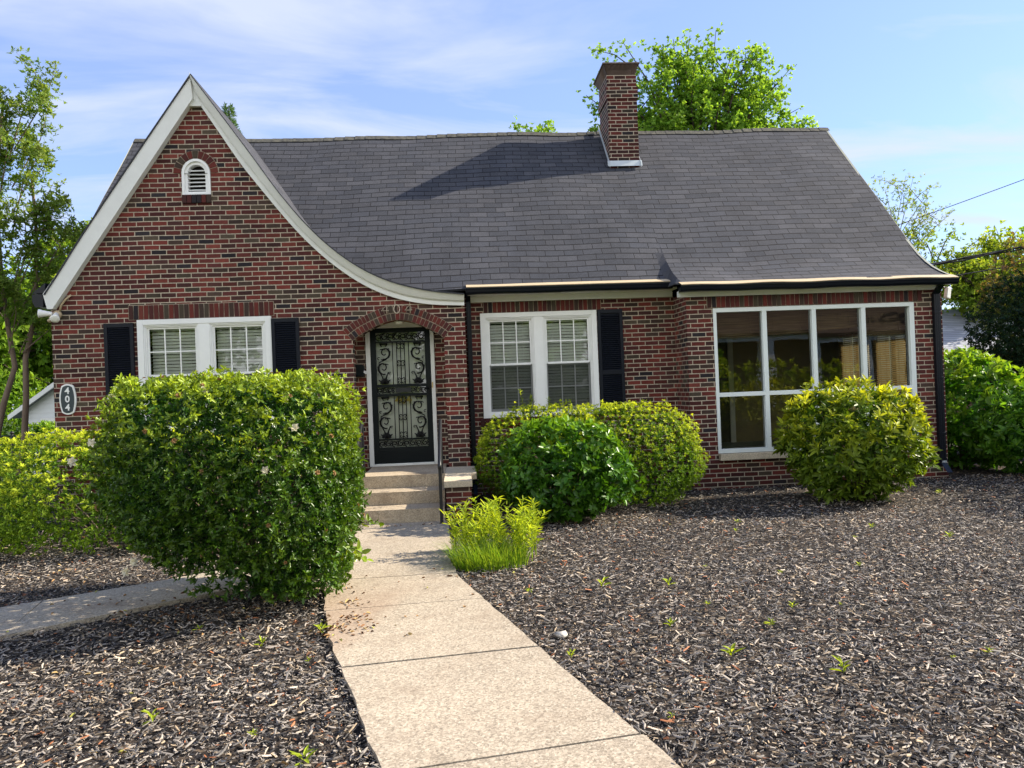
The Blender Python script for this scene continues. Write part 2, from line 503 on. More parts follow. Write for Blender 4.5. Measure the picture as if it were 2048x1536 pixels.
# thin cirrus: the view direction projected onto a high flat layer
den = wn('Math', operation='MAXIMUM'); L(sp.outputs[2], den.inputs[0]); den.inputs[1].default_value = .04
den2 = wn('Math', operation='ADD'); L(den.outputs[0], den2.inputs[0]); den2.inputs[1].default_value = .12
px = wn('Math', operation='DIVIDE'); L(sp.outputs[0], px.inputs[0]); L(den2.outputs[0], px.inputs[1])
py = wn('Math', operation='DIVIDE'); L(sp.outputs[1], py.inputs[0]); L(den2.outputs[0], py.inputs[1])
cb = wn('CombineXYZ'); L(px.outputs[0], cb.inputs[0]); L(py.outputs[0], cb.inputs[1])
mp = wn('Mapping'); L(cb.outputs[0], mp.inputs[0]); mp.inputs['Rotation'].default_value = (0, 0, math.radians(-28)); mp.inputs['Scale'].default_value = (.55, 1.25, 1); mp.inputs['Location'].default_value = (3.1, 1.7, 0)
nz1 = wn('TexNoise'); L(mp.outputs[0], nz1.inputs[0]); nz1.inputs['Scale'].default_value = 1.9; nz1.inputs['Detail'].default_value = 8; nz1.inputs['Roughness'].default_value = .55; nz1.inputs['Distortion'].default_value = .6
cr = wn('ValToRGB'); L(nz1.outputs[0], cr.inputs[0]); cr.color_ramp.elements[0].position = .43; cr.color_ramp.elements[1].position = .66
cr.color_ramp.elements[0].color = (.30, .30, .30, 1); cr.color_ramp.elements[1].color = (.88, .88, .88, 1)
tint = wn('Mix', data_type='RGBA', blend_type='MULTIPLY'); tint.inputs[0].default_value = 1; L(sky.outputs[0], tint.inputs[6]); tint.inputs[7].default_value = (.60, .75, 1.03, 1)
# bright veil added in the unseen southern sky to light the shaded front walls
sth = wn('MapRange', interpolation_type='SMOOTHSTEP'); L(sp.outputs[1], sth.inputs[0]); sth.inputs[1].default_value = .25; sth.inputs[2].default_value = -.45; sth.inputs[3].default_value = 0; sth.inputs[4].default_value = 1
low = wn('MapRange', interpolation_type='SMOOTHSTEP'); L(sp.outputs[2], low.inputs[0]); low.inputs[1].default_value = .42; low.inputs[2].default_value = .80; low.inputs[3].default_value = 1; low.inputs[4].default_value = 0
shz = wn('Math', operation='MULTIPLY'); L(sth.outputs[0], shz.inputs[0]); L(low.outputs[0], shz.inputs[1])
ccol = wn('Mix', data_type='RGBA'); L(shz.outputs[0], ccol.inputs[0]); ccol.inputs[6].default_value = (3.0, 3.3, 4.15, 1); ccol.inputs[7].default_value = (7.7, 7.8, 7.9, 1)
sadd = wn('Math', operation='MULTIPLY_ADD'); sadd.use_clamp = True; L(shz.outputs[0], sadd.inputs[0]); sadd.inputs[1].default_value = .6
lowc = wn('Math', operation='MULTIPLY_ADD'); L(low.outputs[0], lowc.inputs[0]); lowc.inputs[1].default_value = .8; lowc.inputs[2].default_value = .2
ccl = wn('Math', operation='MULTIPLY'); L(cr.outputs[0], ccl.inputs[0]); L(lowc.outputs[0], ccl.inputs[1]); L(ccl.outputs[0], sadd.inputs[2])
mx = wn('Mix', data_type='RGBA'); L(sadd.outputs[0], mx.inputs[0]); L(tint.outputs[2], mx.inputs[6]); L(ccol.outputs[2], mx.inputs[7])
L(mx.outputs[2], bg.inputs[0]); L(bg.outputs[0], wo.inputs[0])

scene.view_settings.view_transform = 'Standard'; scene.view_settings.look = 'None'
scene.view_settings.exposure = 1.15; scene.view_settings.gamma = 1
scene.cycles.max_bounces = 8; scene.cycles.transparent_max_bounces = 16
scene.cycles.use_denoising = True
scene.cycles.sample_clamp_indirect = 6

# ------------------------------------------------------------------ ground and walks
def ground_z(x, y):
    z = -.035
    if y > 8: z -= .10*min(y-8, 9)
    d = max(abs(x)-14, 0, -y-14)
    return z - .02*min(d, 20)

def ground():
    g = G('shredded bark mulch')
    P = g.pos()
    x, y, z = g.sep(P)
    n1 = g.noise(60, P, 4, .75); n2 = g.noise(2.2, P, 4, .6)
    sc = g.n('TexVoronoi', {'Scale': 34.0, 'Vector': P}); vc = g.sep(sc.outputs['Color'])
    mul = g.ramp(g.math('MULTIPLY_ADD', vc[0], .6, g.math('MULTIPLY', n1, .4)), [(.2, (.008, .007, .007)), (.5, (.025, .021, .020)), (.68, (.075, .058, .045)), (.85, (.20, .15, .105))])
    gr = g.mix(g.noise(.6, P, 4), (.028, .05, .012), (.06, .085, .02))
    gr = g.mix(g.noise(45, P, 3), gr, (.035, .06, .012))
    # beyond the planted front yard the ground is lawn
    far = g.math('MAXIMUM', g.math('GREATER_THAN', g.math('ADD', y, g.math('MULTIPLY', n2, 1.0)), 5.5),
                 g.math('GREATER_THAN', g.math('ABSOLUTE', x), g.math('MULTIPLY_ADD', n2, 1.2, 11.5)))
    far = g.math('MAXIMUM', far, g.math('LESS_THAN', y, -12.5))
    c = g.mix(far, mul, gr)
    mat = g.done(g.bsdf(c, .95, .15, g.bump(g.math('ADD', n1, vc[0]), .9, .02)))
    xs = [-600, -250, -100, -50, -30, -20] + list(np.arange(-14, 14.1, 1.0)) + [20, 30, 50, 100, 250, 600]
    ys = [-400, -150, -60, -30, -20] + list(np.arange(-14, 20.1, 1.0)) + [26, 40, 80, 200, 700]
    V = []; F = []
    for yy in ys:
        for xx in xs: V.append((xx, yy, ground_z(xx, yy)))
    nx = len(xs)
    for j in range(len(ys)-1):
        for i in range(nx-1): F.append((j*nx+i, j*nx+i+1, (j+1)*nx+i+1, (j+1)*nx+i))
    o = np_mesh('ground', np.array(V), np.array(F), mat, None, smooth=True)
    tag(o, kind='structure')
ground()

RIGHT_EDGE = [(-.20, -1.74), (-.07, -4.585), (.456, -6.62), (.88, -8.16), (1.31, -9.7), (1.86, -11.7), (2.4, -13.7)]
def redge(y):
    for (x0, y0), (x1, y1) in zip(RIGHT_EDGE, RIGHT_EDGE[1:]):
        if y <= y0 and y >= y1: return x0 + (x1-x0)*(y-y0)/(y1-y0)
    return RIGHT_EDGE[-1][0]
def ledge(y):
    if y > -4.5: return -1.30 - .02*(y+1.74)
    return -.852 + (-6.379-y)*.285 if y < -6.0 else -1.24+ (-4.5-y)*.187
SIDE_FAR = [(-1.30, -3.30), (-2.318, -3.873), (-2.823, -4.231), (-3.775, -4.825), (-5.2, -5.78), (-7.2, -7.1), (-9.5, -8.7)]
SIDE_NEAR = [(-1.28, -4.30), (-2.119, -4.801), (-3.314, -5.633), (-4.8, -6.62), (-6.8, -7.95), (-9.1, -9.5)]
def near_line(x, pts):
    pts = sorted(pts)
    if x <= pts[0][0]: return pts[0][1]
    for (x0, y0), (x1, y1) in zip(pts, pts[1:]):
        if x <= x1: return y0 + (y1-y0)*(x-x0)/(x1-x0)
    return pts[-1][1]
def on_walk(x, y, m=0.0):
    if -13.5 < y < -1.70 and ledge(y)-m < x < redge(y)+m: return True
    if -9.3 < x < -1.27 and near_line(x, SIDE_NEAR)-m < y < near_line(x, SIDE_FAR)+m: return True
    return False

def walks():
    mb = MB(); gr = MB()
    ys = [-1.70, -1.95, -4.50, -5.42, -6.62, -7.92, -9.25, -10.6, -12.0, -13.5]
    sk = [0, 0, .02, .05, .08, .10, .10, .10, .1, .1]
    for i, (a, b) in enumerate(zip(ys, ys[1:])):
        if i == 0: a = -1.74
        n = 8 if i else 2
        e = .008
        top = []
        A = [(ledge(a), a-e-sk[i]*.5), (redge(a), a-e+sk[i]*.5)]
        yl0, yr0 = a-e-sk[i], a-e+sk[i]
        yl1, yr1 = b+e-sk[i+1], b+e+sk[i+1]
        Lp = [(ledge(yl0+(yl1-yl0)*t/n)+rnd(-.012, .012), yl0+(yl1-yl0)*t/n) for t in range(n+1)]
        Rp = [(redge(yr0+(yr1-yr0)*t/n)+rnd(-.008, .008), yr0+(yr1-yr0)*t/n) for t in range(n+1)]
        mb.prism(Lp + Rp[::-1], -.09, rnd(-.002, .003), 0, 'xy')
    gr.prism([(ledge(-1.8)+.03, -1.75), (ledge(-4.5)+.03, -4.5), (ledge(-13)+.03, -13.2), (redge(-13)-.03, -13.2), (redge(-4.6)-.03, -4.6), (redge(-1.8)-.03, -1.75)], -.085, -.012, 1, 'xy')
    k = len(mb.v)
    for v, ff, m in [(gr.v, gr.f, 1)]:
        mb.v += v
        for q in ff: mb.f.append(tuple(k+i for i in q)); mb.m.append(1); mb.sm.append(False)
    o = mb.build('front_path', [M['walk'], M['groove']], None, .006)
    tag(o, kind='structure')
    mb = MB()
    # the side walk towards the drive, in four slabs
    xs = [-1.33, -3.52, -5.6, -7.4, -9.3]
    for a, b in zip(xs, xs[1:]):
        n = 6
        far = [(a-.006+(b-a+.012)*t/n, near_line(a+(b-a)*t/n, SIDE_FAR)) for t in range(n+1)]
        nea = [(a-.006+.22+(b-a+.012)*t/n if a < -2 else a-.006+(b+.22-a)*t/n, near_line(a+.2+(b-a)*t/n, SIDE_NEAR)) for t in range(n+1)]
        mb.prism(far + nea[::-1], -.09, rnd(-.003, .001), 0, 'xy')
    o = mb.build('side_path', [M['walk2']], None, .006)
    tag(o, kind='structure')
walks()

def mulch():
    """loose shreds of dark bark lying over the beds"""
    g = G('bark shreds')
    geo = g.n('NewGeometry'); r = geo.outputs['Random Per Island']
    c = g.ramp(r, [(0, (.020, .018, .018)), (.16, (.050, .046, .044)), (.32, (.12, .11, .10)), (.52, (.23, .205, .18)), (.72, (.36, .31, .26)), (.88, (.38, .29, .19)), (.955, (.48, .40, .31)), (.98, (.34, .13, .055))], 'CONSTANT')
    k = g.math('MULTIPLY_ADD', g.noise(90, geo.outputs['Position'], 2), .8, .6)
    big = g.noise(1.2, geo.outputs['Position'], 3)
    k = g.math('MULTIPLY', k, g.math('MULTIPLY_ADD', big, 1.1, .5))
    c = g.mix(1, c, g.comb(k, k, k), 'MULTIPLY')
    mat = g.done(g.bsdf(c, .7, .35))
    pts = []
    def fill(x0, x1, y0, y1, dens):
        n = int((x1-x0)*(y1-y0)*dens)
        xs = rng.uniform(x0, x1, n); ys = rng.uniform(y0, y1, n)
        for x, y in zip(xs, ys):
            if on_walk(x, y, -.02 if rng.random() < .04 else .0): continue
            if -1.5 < x < .2 and y > -1.9: continue
            pts.append((x, y))
    fill(-3.4, 4.2, -8.9, -6.6, 3300)
    fill(-5.2, 5.6, -6.6, -4.4, 2300)
    fill(-6.5, 7.5, -4.4, -2.4, 1500)
    fill(-7, 8.8, -2.4, 0, 800)
    fill(4.2, 6, -9, -6.6, 500); fill(5.6, 8, -6.6, -4.4, 700); fill(-6, -3.4, -9, -6.6, 400); fill(7.5, 9.5, -4.4, 0, 600)
    p = np.array(pts); n = len(p)
    Ln = rng.lognormal(math.log(.0205), .5, n).clip(.01, .075); W = Ln*rng.uniform(.13, .42, n)
    W = W.clip(.003, .013)
    a = rng.uniform(0, 2*PI, n) 
    tilt = rng.normal(0, .28, n); tw = rng.normal(0, .5, n)
    z = -.034 + rng.random(n)**1.5*.036 + .5*Ln*np.abs(np.sin(tilt))
    C = np.stack([p[:, 0], p[:, 1], z], 1)
    d = np.stack([np.cos(a)*np.cos(tilt), np.sin(a)*np.cos(tilt), np.sin(tilt)], 1)
    up = np.tile([0, 0, 1.], (n, 1)); s = np.cross(d, up); s /= np.linalg.norm(s, axis=1)[:, None]
    nn = np.cross(s, d)
    s2 = s*np.cos(tw)[:, None] + nn*np.sin(tw)[:, None]; n2 = np.cross(s2, d)
    l = (Ln/2)[:, None]*d; ww = (W/2)[:, None]*s2; hh = (W*.45)[:, None]*n2
    bend = (Ln*rng.normal(0, .08, n))[:, None]*s2
    V = np.stack([C-l-ww*.6, C+bend-ww-hh*0, C+l-ww*.5, C-l*.9+hh, C+bend+hh, C+l*.9+hh, C-l+ww*.6, C+bend+ww, C+l+ww*.5], 1)
    b = (np.arange(n)*9)[:, None]
    F = np.concatenate([b+np.array([[0, 1, 4, 3]]), b+np.array([[1, 2, 5, 4]]), b+np.array([[3, 4, 7, 6]]), b+np.array([[4, 5, 8, 7]])], 0)
    o = np_mesh('mulch', V.reshape(-1, 3), F, mat)
    tag(o, 'dark shredded bark mulch with tan flecks covering the front yard', 'mulch', kind='stuff')
mulch()

# ------------------------------------------------------------------ house shell
house = thing('brick_house', (.9, 3.2, 0), 'red brick cottage with swooping white gable rake and charcoal shingle roof', 'house')
WT = .22
def resample(P, n):
    P = np.array(P, float); d = np.r_[0, np.cumsum(np.linalg.norm(np.diff(P, axis=0), axis=1))]
    t = np.linspace(0, d[-1], n); return np.stack([np.interp(t, d, P[:, 0]), np.interp(t, d, P[:, 1])], 1)
def smooth(P, k=2):
    P = np.array(P, float)
    for _ in range(k):
        Q = P.copy(); Q[1:-1] = (P[:-2] + 2*P[1:-1] + P[2:])/4; P = Q
    return P
IN_R = [(-3.563, 5.868), (-3.223, 5.328), (-3.024, 5.005), (-2.690, 4.560), (-2.450, 4.245), (-2.208, 3.951), (-1.932, 3.667), (-1.654, 3.429), (-1.372, 3.228), (-1.089, 3.075), (-.730, 2.952), (-.367, 2.885), (.135, 2.860)]
OUT_R = [(-3.681, 6.310), (-3.279, 5.735), (-2.876, 5.150), (-2.519, 4.612), (-2.205, 4.200), (-1.924, 3.893), (-1.645, 3.645), (-1.364, 3.447), (-1.080, 3.297), (-.794, 3.187), (-.360, 3.082), (.137, 3.022)]
IN_L = [(-3.739, 5.868), (-4.283, 5.115), (-4.666, 4.533), (-5.017, 3.994), (-5.380, 3.473), (-5.700, 3.060)]
OUT_L = [(-3.681, 6.310), (-4.270, 5.475), (-4.928, 4.534), (-5.365, 3.896), (-5.727, 3.33), (-5.83, 3.186)]
NP = 44
inR = smooth(resample(IN_R, NP)); outR = smooth(resample(OUT_R, NP))
inL = resample(IN_L, 12); outL = resample(OUT_L, 12)
midR = inR*.6 + outR*.4; midL = inL*.6 + outL*.4

def rect(x0, x1, z0, z1): return [(x0, z0), (x1, z0), (x1, z1), (x0, z1)]
# door arch: a flattened pointed curve
AX, AH, AS, AC = -.845, .665, 2.385, 2.672
prof = [(-1, 0), (-.93, .13), (-.85, .27), (-.72, .44), (-.57, .605), (-.43, .755), (-.29, .885), (-.15, .97), (0, 1)]
prof = prof + [(-a, b) for a, b in prof[-2::-1]]
arch = [(AX + a*AH, AS + b*(AC-AS)) for a, b in prof]
arch_s = smooth(resample(arch, 45), 3)
LW = (-4.544, -2.661, 1.15, 2.785)
CW = (.379, 2.214, 1.15, 2.788)
BW = (3.869, 7.02, .503, 2.692)
vent_cx, vent_w, vent_z0, vent_sp = -3.648, .200, 4.565, 4.875
def vent_loop(hw, z0, sp, k=12):
    return [(vent_cx-hw, z0), (vent_cx+hw, z0)] + [(vent_cx+hw*math.cos(a), sp+hw*1.05*math.sin(a)) for a in np.linspace(0, PI, k)]

outer = [(-5.727, -.25), (.135, -.25), (.135, 2.90)] + [tuple(p) for p in midR[::-1][1:]] + [tuple(p) for p in midL] + [(-5.727, 3.02)]
holed('gable_wall', outer, [rect(LW[0]+.02, LW[1]-.02, LW[2]+.02, LW[3]-.02),
      [(AX-AH, -.2), (AX+AH, -.2), (AX+AH, AS)] + [tuple(p) for p in arch_s[::-1][1:-1]] + [(AX-AH, AS)],
      vent_loop(vent_w+.005, vent_z0, vent_sp)], 0, WT, M['brick'], house)
holed('recessed_wall', rect(.135, 3.462, -.25, 3.05), [rect(CW[0]+.02, CW[1]-.02, CW[2]+.02, CW[3]-.02)], .66, .66+WT, M['brick'], house)
holed('sunroom_wall', rect(3.462, 7.474, -.25, 2.94), [rect(BW[0]+.02, BW[1]-.02, BW[2]-.02, BW[3]-.02)], 0, WT, M['brick'], house)
mb = MB(); mb.box(3.462, 3.462+WT, WT, .66, -.25, 2.94); mb.build('return_wall', M['brick'], house)
mb = MB(); mb.box(.135-WT, .135, WT, .66, -.25, 2.9); mb.build('return_wall', M['brick'], house)
mb = MB()
def gable_end(xa, xb):
    mb.prism([(WT if xa < 0 else .9, -.25), (6.9, -.25), (6.9, 3.0), (3.55, 6.40), (.95, 3.68), (.5, 3.2), (WT if xa < 0 else .9, 2.9)], xa, xb, 0, 'yz')
gable_end(-5.727, -5.727+WT)
mb.box(-5.727+WT, 7.474-WT, 6.68, 6.9, -.25, 3.0)
mb.build('side_wall', M['brick'], house)
# sunroom flank, open where its side windows are (light shines through their bamboo blinds)
o = holed('sunroom_flank', [(WT, -.25), (6.9, -.25), (6.9, 3.0), (3.55, 6.40), (.95, 3.68), (.45, 3.2), (WT, 2.95)],
      [rect(.55, 1.55, .95, 2.35), rect(1.75, 2.75, .95, 2.35)], -WT/2, WT/2, M['brick'], house)
o.data.transform(Matrix.Translation((7.474-WT/2, 0, 0)) @ Matrix.Rotation(PI/2, 4, 'Z'))

# vestibule
holed('vestibule_wall', rect(-1.56, -.16, -.2, 2.80), [rect(-1.355, -.365, .5, 2.60)], .5, .62, M['brick'], house)
mb = MB()
mb.box(-1.72, -1.56, WT, .60, -.2, 2.8); mb.box(-.16, -.02, WT, .60, -.2, 2.8)
mb.build('vestibule_side', M['brick'], house)
mb = MB(); mb.box(-1.56, -.16, WT, .5, 2.72, 2.80)
mb.build('vestibule_ceiling', M['trim'], house)

# soldier courses over the windows and the two rings of the door arch
def brick_unit(mb, c, u, v, hw, hh, y0, y1):
    j = rnd(-.004, .002)
    p = [(c[0]+u[0]*a*hw+v[0]*b*hh, c[1]+u[1]*a*hw+v[1]*b*hh) for a, b in ((-1,-1),(1,-1),(1,1),(-1,1))]
    mb.prism(p, y0+j, y1, 0)
def soldier(x0, x1, z0, z1, y):
    mb = MB(); bk = MB()
    n = round((x1-x0)/.0715); st = (x1-x0)/n
    for i in range(n):
        brick_unit(mb, (x0+(i+.5)*st, (z0+z1)/2), (1, rnd(-.02, .02)), (rnd(-.02, .02), 1), st/2-.0055, (z1-z0)/2-.004, y-.012, y+.03)
    k = len(mb.v)
    mb.box(x0-.002, x1+.002, y-.004, y+.02, z0-.002, z1+.004, 1)
    return mb.build('lintel', [M['unit'], M['mortar']], house)
soldier(-4.66, -2.62, 2.79, 2.998, 0)
soldier(.436, 2.293, 2.79, 2.962, .66)
soldier(3.781, 7.152, 2.70, 2.875, 0)
mb = MB()
def ring(curve, off0, off1, cnt, mb, y0, y1):
    P = resample(curve, 400)
    T = np.gradient(P, axis=0); T /= np.linalg.norm(T, axis=1)[:, None]
    Nn = np.stack([-T[:, 1], T[:, 0]], 1)
    if Nn[200][1] < 0: Nn = -Nn
    # smooth the normals so the units fan evenly
    for _ in range(60): Nn[1:-1] = (Nn[:-2]+Nn[1:-1]+Nn[2:])/3
    Nn /= np.linalg.norm(Nn, axis=1)[:, None]
    O = P + Nn*off0; Q = P + Nn*off1
    ts = np.linspace(0, 399, cnt+1)
    def at(A, t): i = int(min(t, 398)); return A[i] + (A[i+1]-A[i])*(t-i)
    for a, b in zip(ts, ts[1:]):
        g0 = .06*(b-a)
        p = [at(O, a+g0), at(O, b-g0), at(Q, b-g0*1.4), at(Q, a+g0*1.4)]
        j = rnd(-.004, .003)
        q = [tuple(x) for x in p]
        # keep it counter-clockwise
        ar = sum(q[i][0]*q[(i+1) % 4][1]-q[(i+1) % 4][0]*q[i][1] for i in range(4))
        if ar < 0: q = q[::-1]
        mb.prism(q, y0+j, y1, 0)
    return P, Nn
P_, N_ = ring(arch_s, .004, .100, 25, mb, -.022, .16)
ring(arch_s, .112, .210, 28, mb, -.022, .05)
bk = [tuple(P_[i]+N_[i]*.001) for i in range(0, 400, 12)] + [tuple(P_[399]+N_[399]*.001)]
bo = [tuple(P_[i]+N_[i]*.214) for i in range(0, 400, 12)] + [tuple(P_[399]+N_[399]*.214)]
for i in range(len(bk)-1):
    q = [bk[i], bk[i+1], bo[i+1], bo[i]]
    ar = sum(q[j][0]*q[(j+1) % 4][1]-q[(j+1) % 4][0]*q[j][1] for j in range(4))
    if ar < 0: q = q[::-1]
    mb.prism(q, -.014, .04, 1)
mb.build('door_arch', [M['unit'], M['mortar']], house)

# numerals on the arch
def stroke(mb, pts, x, z, s, y, r=.006):
    mb.tube([(x+p[0]*s, y, z+p[1]*s) for p in pts], r, 5)
mb = MB()
FOUR = [(.62, 0), (.62, 1), (.0, .34), (.85, .34)]
for dx in (-1.075, -.735):
    stroke(mb, FOUR, dx, 2.765, .125, -.036, .0085)
stroke(mb, [(.34+.34*math.cos(a), .5+.5*math.sin(a)) for a in np.linspace(0, 2*PI, 17)], -.895, 2.765, .125, -.036, .0085)
mb.build('house_number', M['wroughttan'], house)

# gable vent
mb = MB()
lo = vent_loop(vent_w, vent_z0+.003, vent_sp); li = vent_loop(vent_w-.075, vent_z0+.05, vent_sp)
def band(mb, A, B, y0, y1, mi=0):
    n = len(A)
    for i in range(n):
        j = (i+1) % n
        mb.poly([(A[i][0], y0, A[i][1]), (A[j][0], y0, A[j][1]), (B[j][0], y0, B[j][1]), (B[i][0], y0, B[i][1])], mi)
        mb.poly([(B[i][0], y0, B[i][1]), (B[j][0], y0, B[j][1]), (B[j][0], y1, B[j][1]), (B[i][0], y1, B[i][1])], mi)
        mb.poly([(A[j][0], y0, A[j][1]), (A[i][0], y0, A[i][1]), (A[i][0], y1, A[i][1]), (A[j][0], y1, A[j][1])], mi)
lm = vent_loop(vent_w-.035, vent_z0+.02, vent_sp)
band(mb, lo, lm, -.012, .12); band(mb, lm, li, .012, .12)
for i in range(6):
    z = vent_z0+.085+i*.056
    mb.obox((vent_cx+rnd(-.002, .002), .06, z), (vent_w-.078, 0, rnd(-.003, .003)), (0, .028, .012), (0, -.002, .005))
v = mb.build('gable_vent', M['white'], house)
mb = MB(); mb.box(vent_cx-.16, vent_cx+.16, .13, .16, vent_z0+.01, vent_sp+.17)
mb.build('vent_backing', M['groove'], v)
mb = MB()
for i in range(6):
    mb.box(vent_cx-.205+i*.0685+.004, vent_cx-.205+(i+1)*.0685-.004, -.03, .06, vent_z0-.118, vent_z0-.004)
for i in range(11):
    a0 = PI*(i/11)+.02; a1 = PI*((i+1)/11)-.02
    q = [(vent_cx+r*math.cos(a), vent_sp+r*1.03*math.sin(a)) for r, a in ((.212, a0), (.315, a0), (.315, a1), (.212, a1))]
    mb.prism(q, -.012+rnd(-.003, .003), .03, 0)
band(mb, [(vent_cx+.322*math.cos(a), vent_sp+.33*math.sin(a)) for a in np.linspace(0, PI, 16)], [(vent_cx+.204*math.cos(a), vent_sp+.214*math.sin(a)) for a in np.linspace(0, PI, 16)], -.003, .02, 1)
mb.build('vent_surround', [M['unit'], M['mortar']], house)

# rake boards of the front gable
def rake(inn, out, crown):
    mb = MB()
    k = .991
    def sc(p): return (p[0]*k, 1.632+(p[1]-1.632)*k)
    rows = []
    for a, b in zip(inn, out):
        a = sc(a); b = sc(b)
        lp = lambda t: (a[0]+(b[0]-a[0])*t, a[1]+(b[1]-a[1])*t)
        pr = [(0, 0.02), (0, -.055), (.36, -.055), (.36, -.082), (.42, -.095), (.92, -.095-crown), (1.0, -.105-crown), (1.0, .02)]
        rows.append([(lp(t)[0], y, lp(t)[1]) for t, y in pr])
    for r0, r1 in zip(rows, rows[1:]):
        for i in range(len(r0)-1):
            mb.poly([r0[i], r0[i+1], r1[i+1], r1[i]])
    mb.poly(rows[0]); mb.poly(rows[-1][::-1])
    return mb
mb = rake(inR, outR, .06)
mb.build('rake_board', M['trim'], house)
# the left rake board, plain and clipped at its foot
mb = MB(); k = .991
sc = lambda p: (p[0]*k, 1.632+(p[1]-1.632)*k)
mb.prism([sc(p) for p in [(-3.655, 5.955), (-3.681, 6.31), (-5.727, 3.335), (-5.825, 3.20), (-5.775, 2.985), (-5.70, 2.985)]][::-1], -.115, .0)
mb.prism([sc(p) for p in [(-3.655, 5.93), (-3.66, 5.87), (-3.745, 5.87), (-5.68, 3.05), (-5.72, 3.06), (-3.70, 5.99)]][::-1], -.055, .0)
mb.prism([sc(p) for p in [(-3.748, 5.862), (-3.553, 5.862), (-3.60, 6.05), (-3.681, 6.29), (-3.70, 6.02)]], -.062, .0)
mb.build('rake_board', M['trim'], house)

# ------------------------------------------------------------------ roofs
def sheet(name, rows, parent, thick=.045, mat=None):
    """rows: list of point rows running across; uv v = arc length up the slope, u = distance along"""
    me = bpy.data.meshes.new(name)
    V = []; F = []; UV = []
    n = len(rows[0])
    arcs = [0]
    for a, b in zip(rows, rows[1:]):
        arcs.append(arcs[-1] + (Vector(b[n//2])-Vector(a[n//2])).length)
    us = []
    for r in rows:
        u = [0]
        for p, q in zip(r, r[1:]): u.append(u[-1]+(Vector(q)-Vector(p)).length)
        us.append([x + r[0][0] for x in u])
    for r in rows: V += [tuple(p) for p in r]
    for j in range(len(rows)-1):
        for i in range(n-1):
            F.append((j*n+i, j*n+i+1, (j+1)*n+i+1, (j+1)*n+i))
            UV += [(us[j][i], arcs[j]), (us[j][i+1], arcs[j]), (us[j+1][i+1], arcs[j+1]), (us[j+1][i], arcs[j+1])]
    tot = arcs[-1]
    UV = [(p, q-tot) for p, q in UV]
    nt_ = len(F)
    # rim and underside as faces of their own so the top keeps its shading
    rim = [(0, i) for i in range(n)] + [(j, n-1) for j in range(1, len(rows))] + [(len(rows)-1, i) for i in range(n-2, -1, -1)] + [(j, 0) for j in range(len(rows)-2, 0, -1)]
    nrm = (Vector(rows[0][1])-Vector(rows[0][0])).cross(Vector(rows[1][0])-Vector(rows[0][0])).normalized()
    b0 = len(V)
    for j, i in rim:
        p = Vector(rows[j][i])
        V.append(tuple(p)); V.append(tuple(p-nrm*thick))
    m_ = len(rim)
    for k in range(m_):
        k2 = (k+1) % m_
        F.append((b0+2*k, b0+2*k+1, b0+2*k2+1, b0+2*k2)); UV += [(0, .5), (.1, .5), (.1, .5), (0, .5)]
    b1 = len(V)
    for r in rows: V += [tuple(Vector(p)-nrm*thick) for p in r]
    for j in range(len(rows)-1):
        for i in range(n-1):
            F.append((b1+j*n+i, b1+(j+1)*n+i, b1+(j+1)*n+i+1, b1+j*n+i+1)); UV += [(0, .5), (.1, .5), (.1, .5), (0, .5)]
    me.from_pydata(V, [], F)
    uv = me.uv_layers.new(name='UVMap')
    uv.data.foreach_set('uv', np.array(UV, np.float32).ravel())
    me.materials.append(mat or M['shingle'])
    me.polygons.foreach_set('use_smooth', [i < nt_ for i in range(len(F))])
    me.update()
    o = bpy.data.objects.new(name, me); link(o, parent)
    return o
def sag(x, y):
    return .012*math.sin(x*.9+1)+.010*math.sin(x*2.3+y*1.7)+.006*math.sin(x*4.1-y*3) - .03*math.exp(-((x+2.5)/3.0)**2)
FRONT = [(.30, 3.14), (.55, 3.412), (.75, 3.625), (1.043, 3.936), (1.612, 4.535), (2.2, 5.15), (2.57, 5.53), (3.1, 6.08), (3.55, 6.555)]
FLARE = [(-.215, 3.045), (-.10, 3.085), (.05, 3.148), (.25, 3.25), (.42, 3.36), (.62, 3.515), (.80, 3.685), (1.043, 3.936), (1.612, 4.535), (2.2, 5.15), (2.57, 5.53), (3.1, 6.08), (3.55, 6.555)]
xs_main = list(np.linspace(-5.88, 3.36, 26))
sheet('roof', [[(x, y, z+sag(x, y)) for x in xs_main] for y, z in FRONT], house)
xs_fl = list(np.linspace(3.36, 7.53, 14))
sheet('roof', [[(x, y, z+sag(x, y)) for x in xs_fl] for y, z in FLARE], house)
# sloping cheek where the flare steps forward
top = [(y, z) for y, z in FLARE if y < .82]
mb = MB()
rowA = [(3.362, y, z+sag(3.36, y)-.004) for y, z in top]
rowB = [(3.24 if y > .4 else 3.26+.06*max(0, (.3-y)), y+.03, min(z-.004, 3.936+(y-1.043)*1.06-.0 if y > .3 else 3.06)) for y, z in top]
sheet('roof_cheek', [rowB, rowA], house, .02)
BACK = [(3.55, 6.555), (4.6, 5.45), (5.8, 4.18), (7.15, 2.85)]
sheet('roof', [[(x, y, z+(sag(x, y) if y < 3.6 else 0)) for x in reversed(list(np.linspace(-5.88, 7.53, 30)))] for y, z in reversed(BACK)], house)
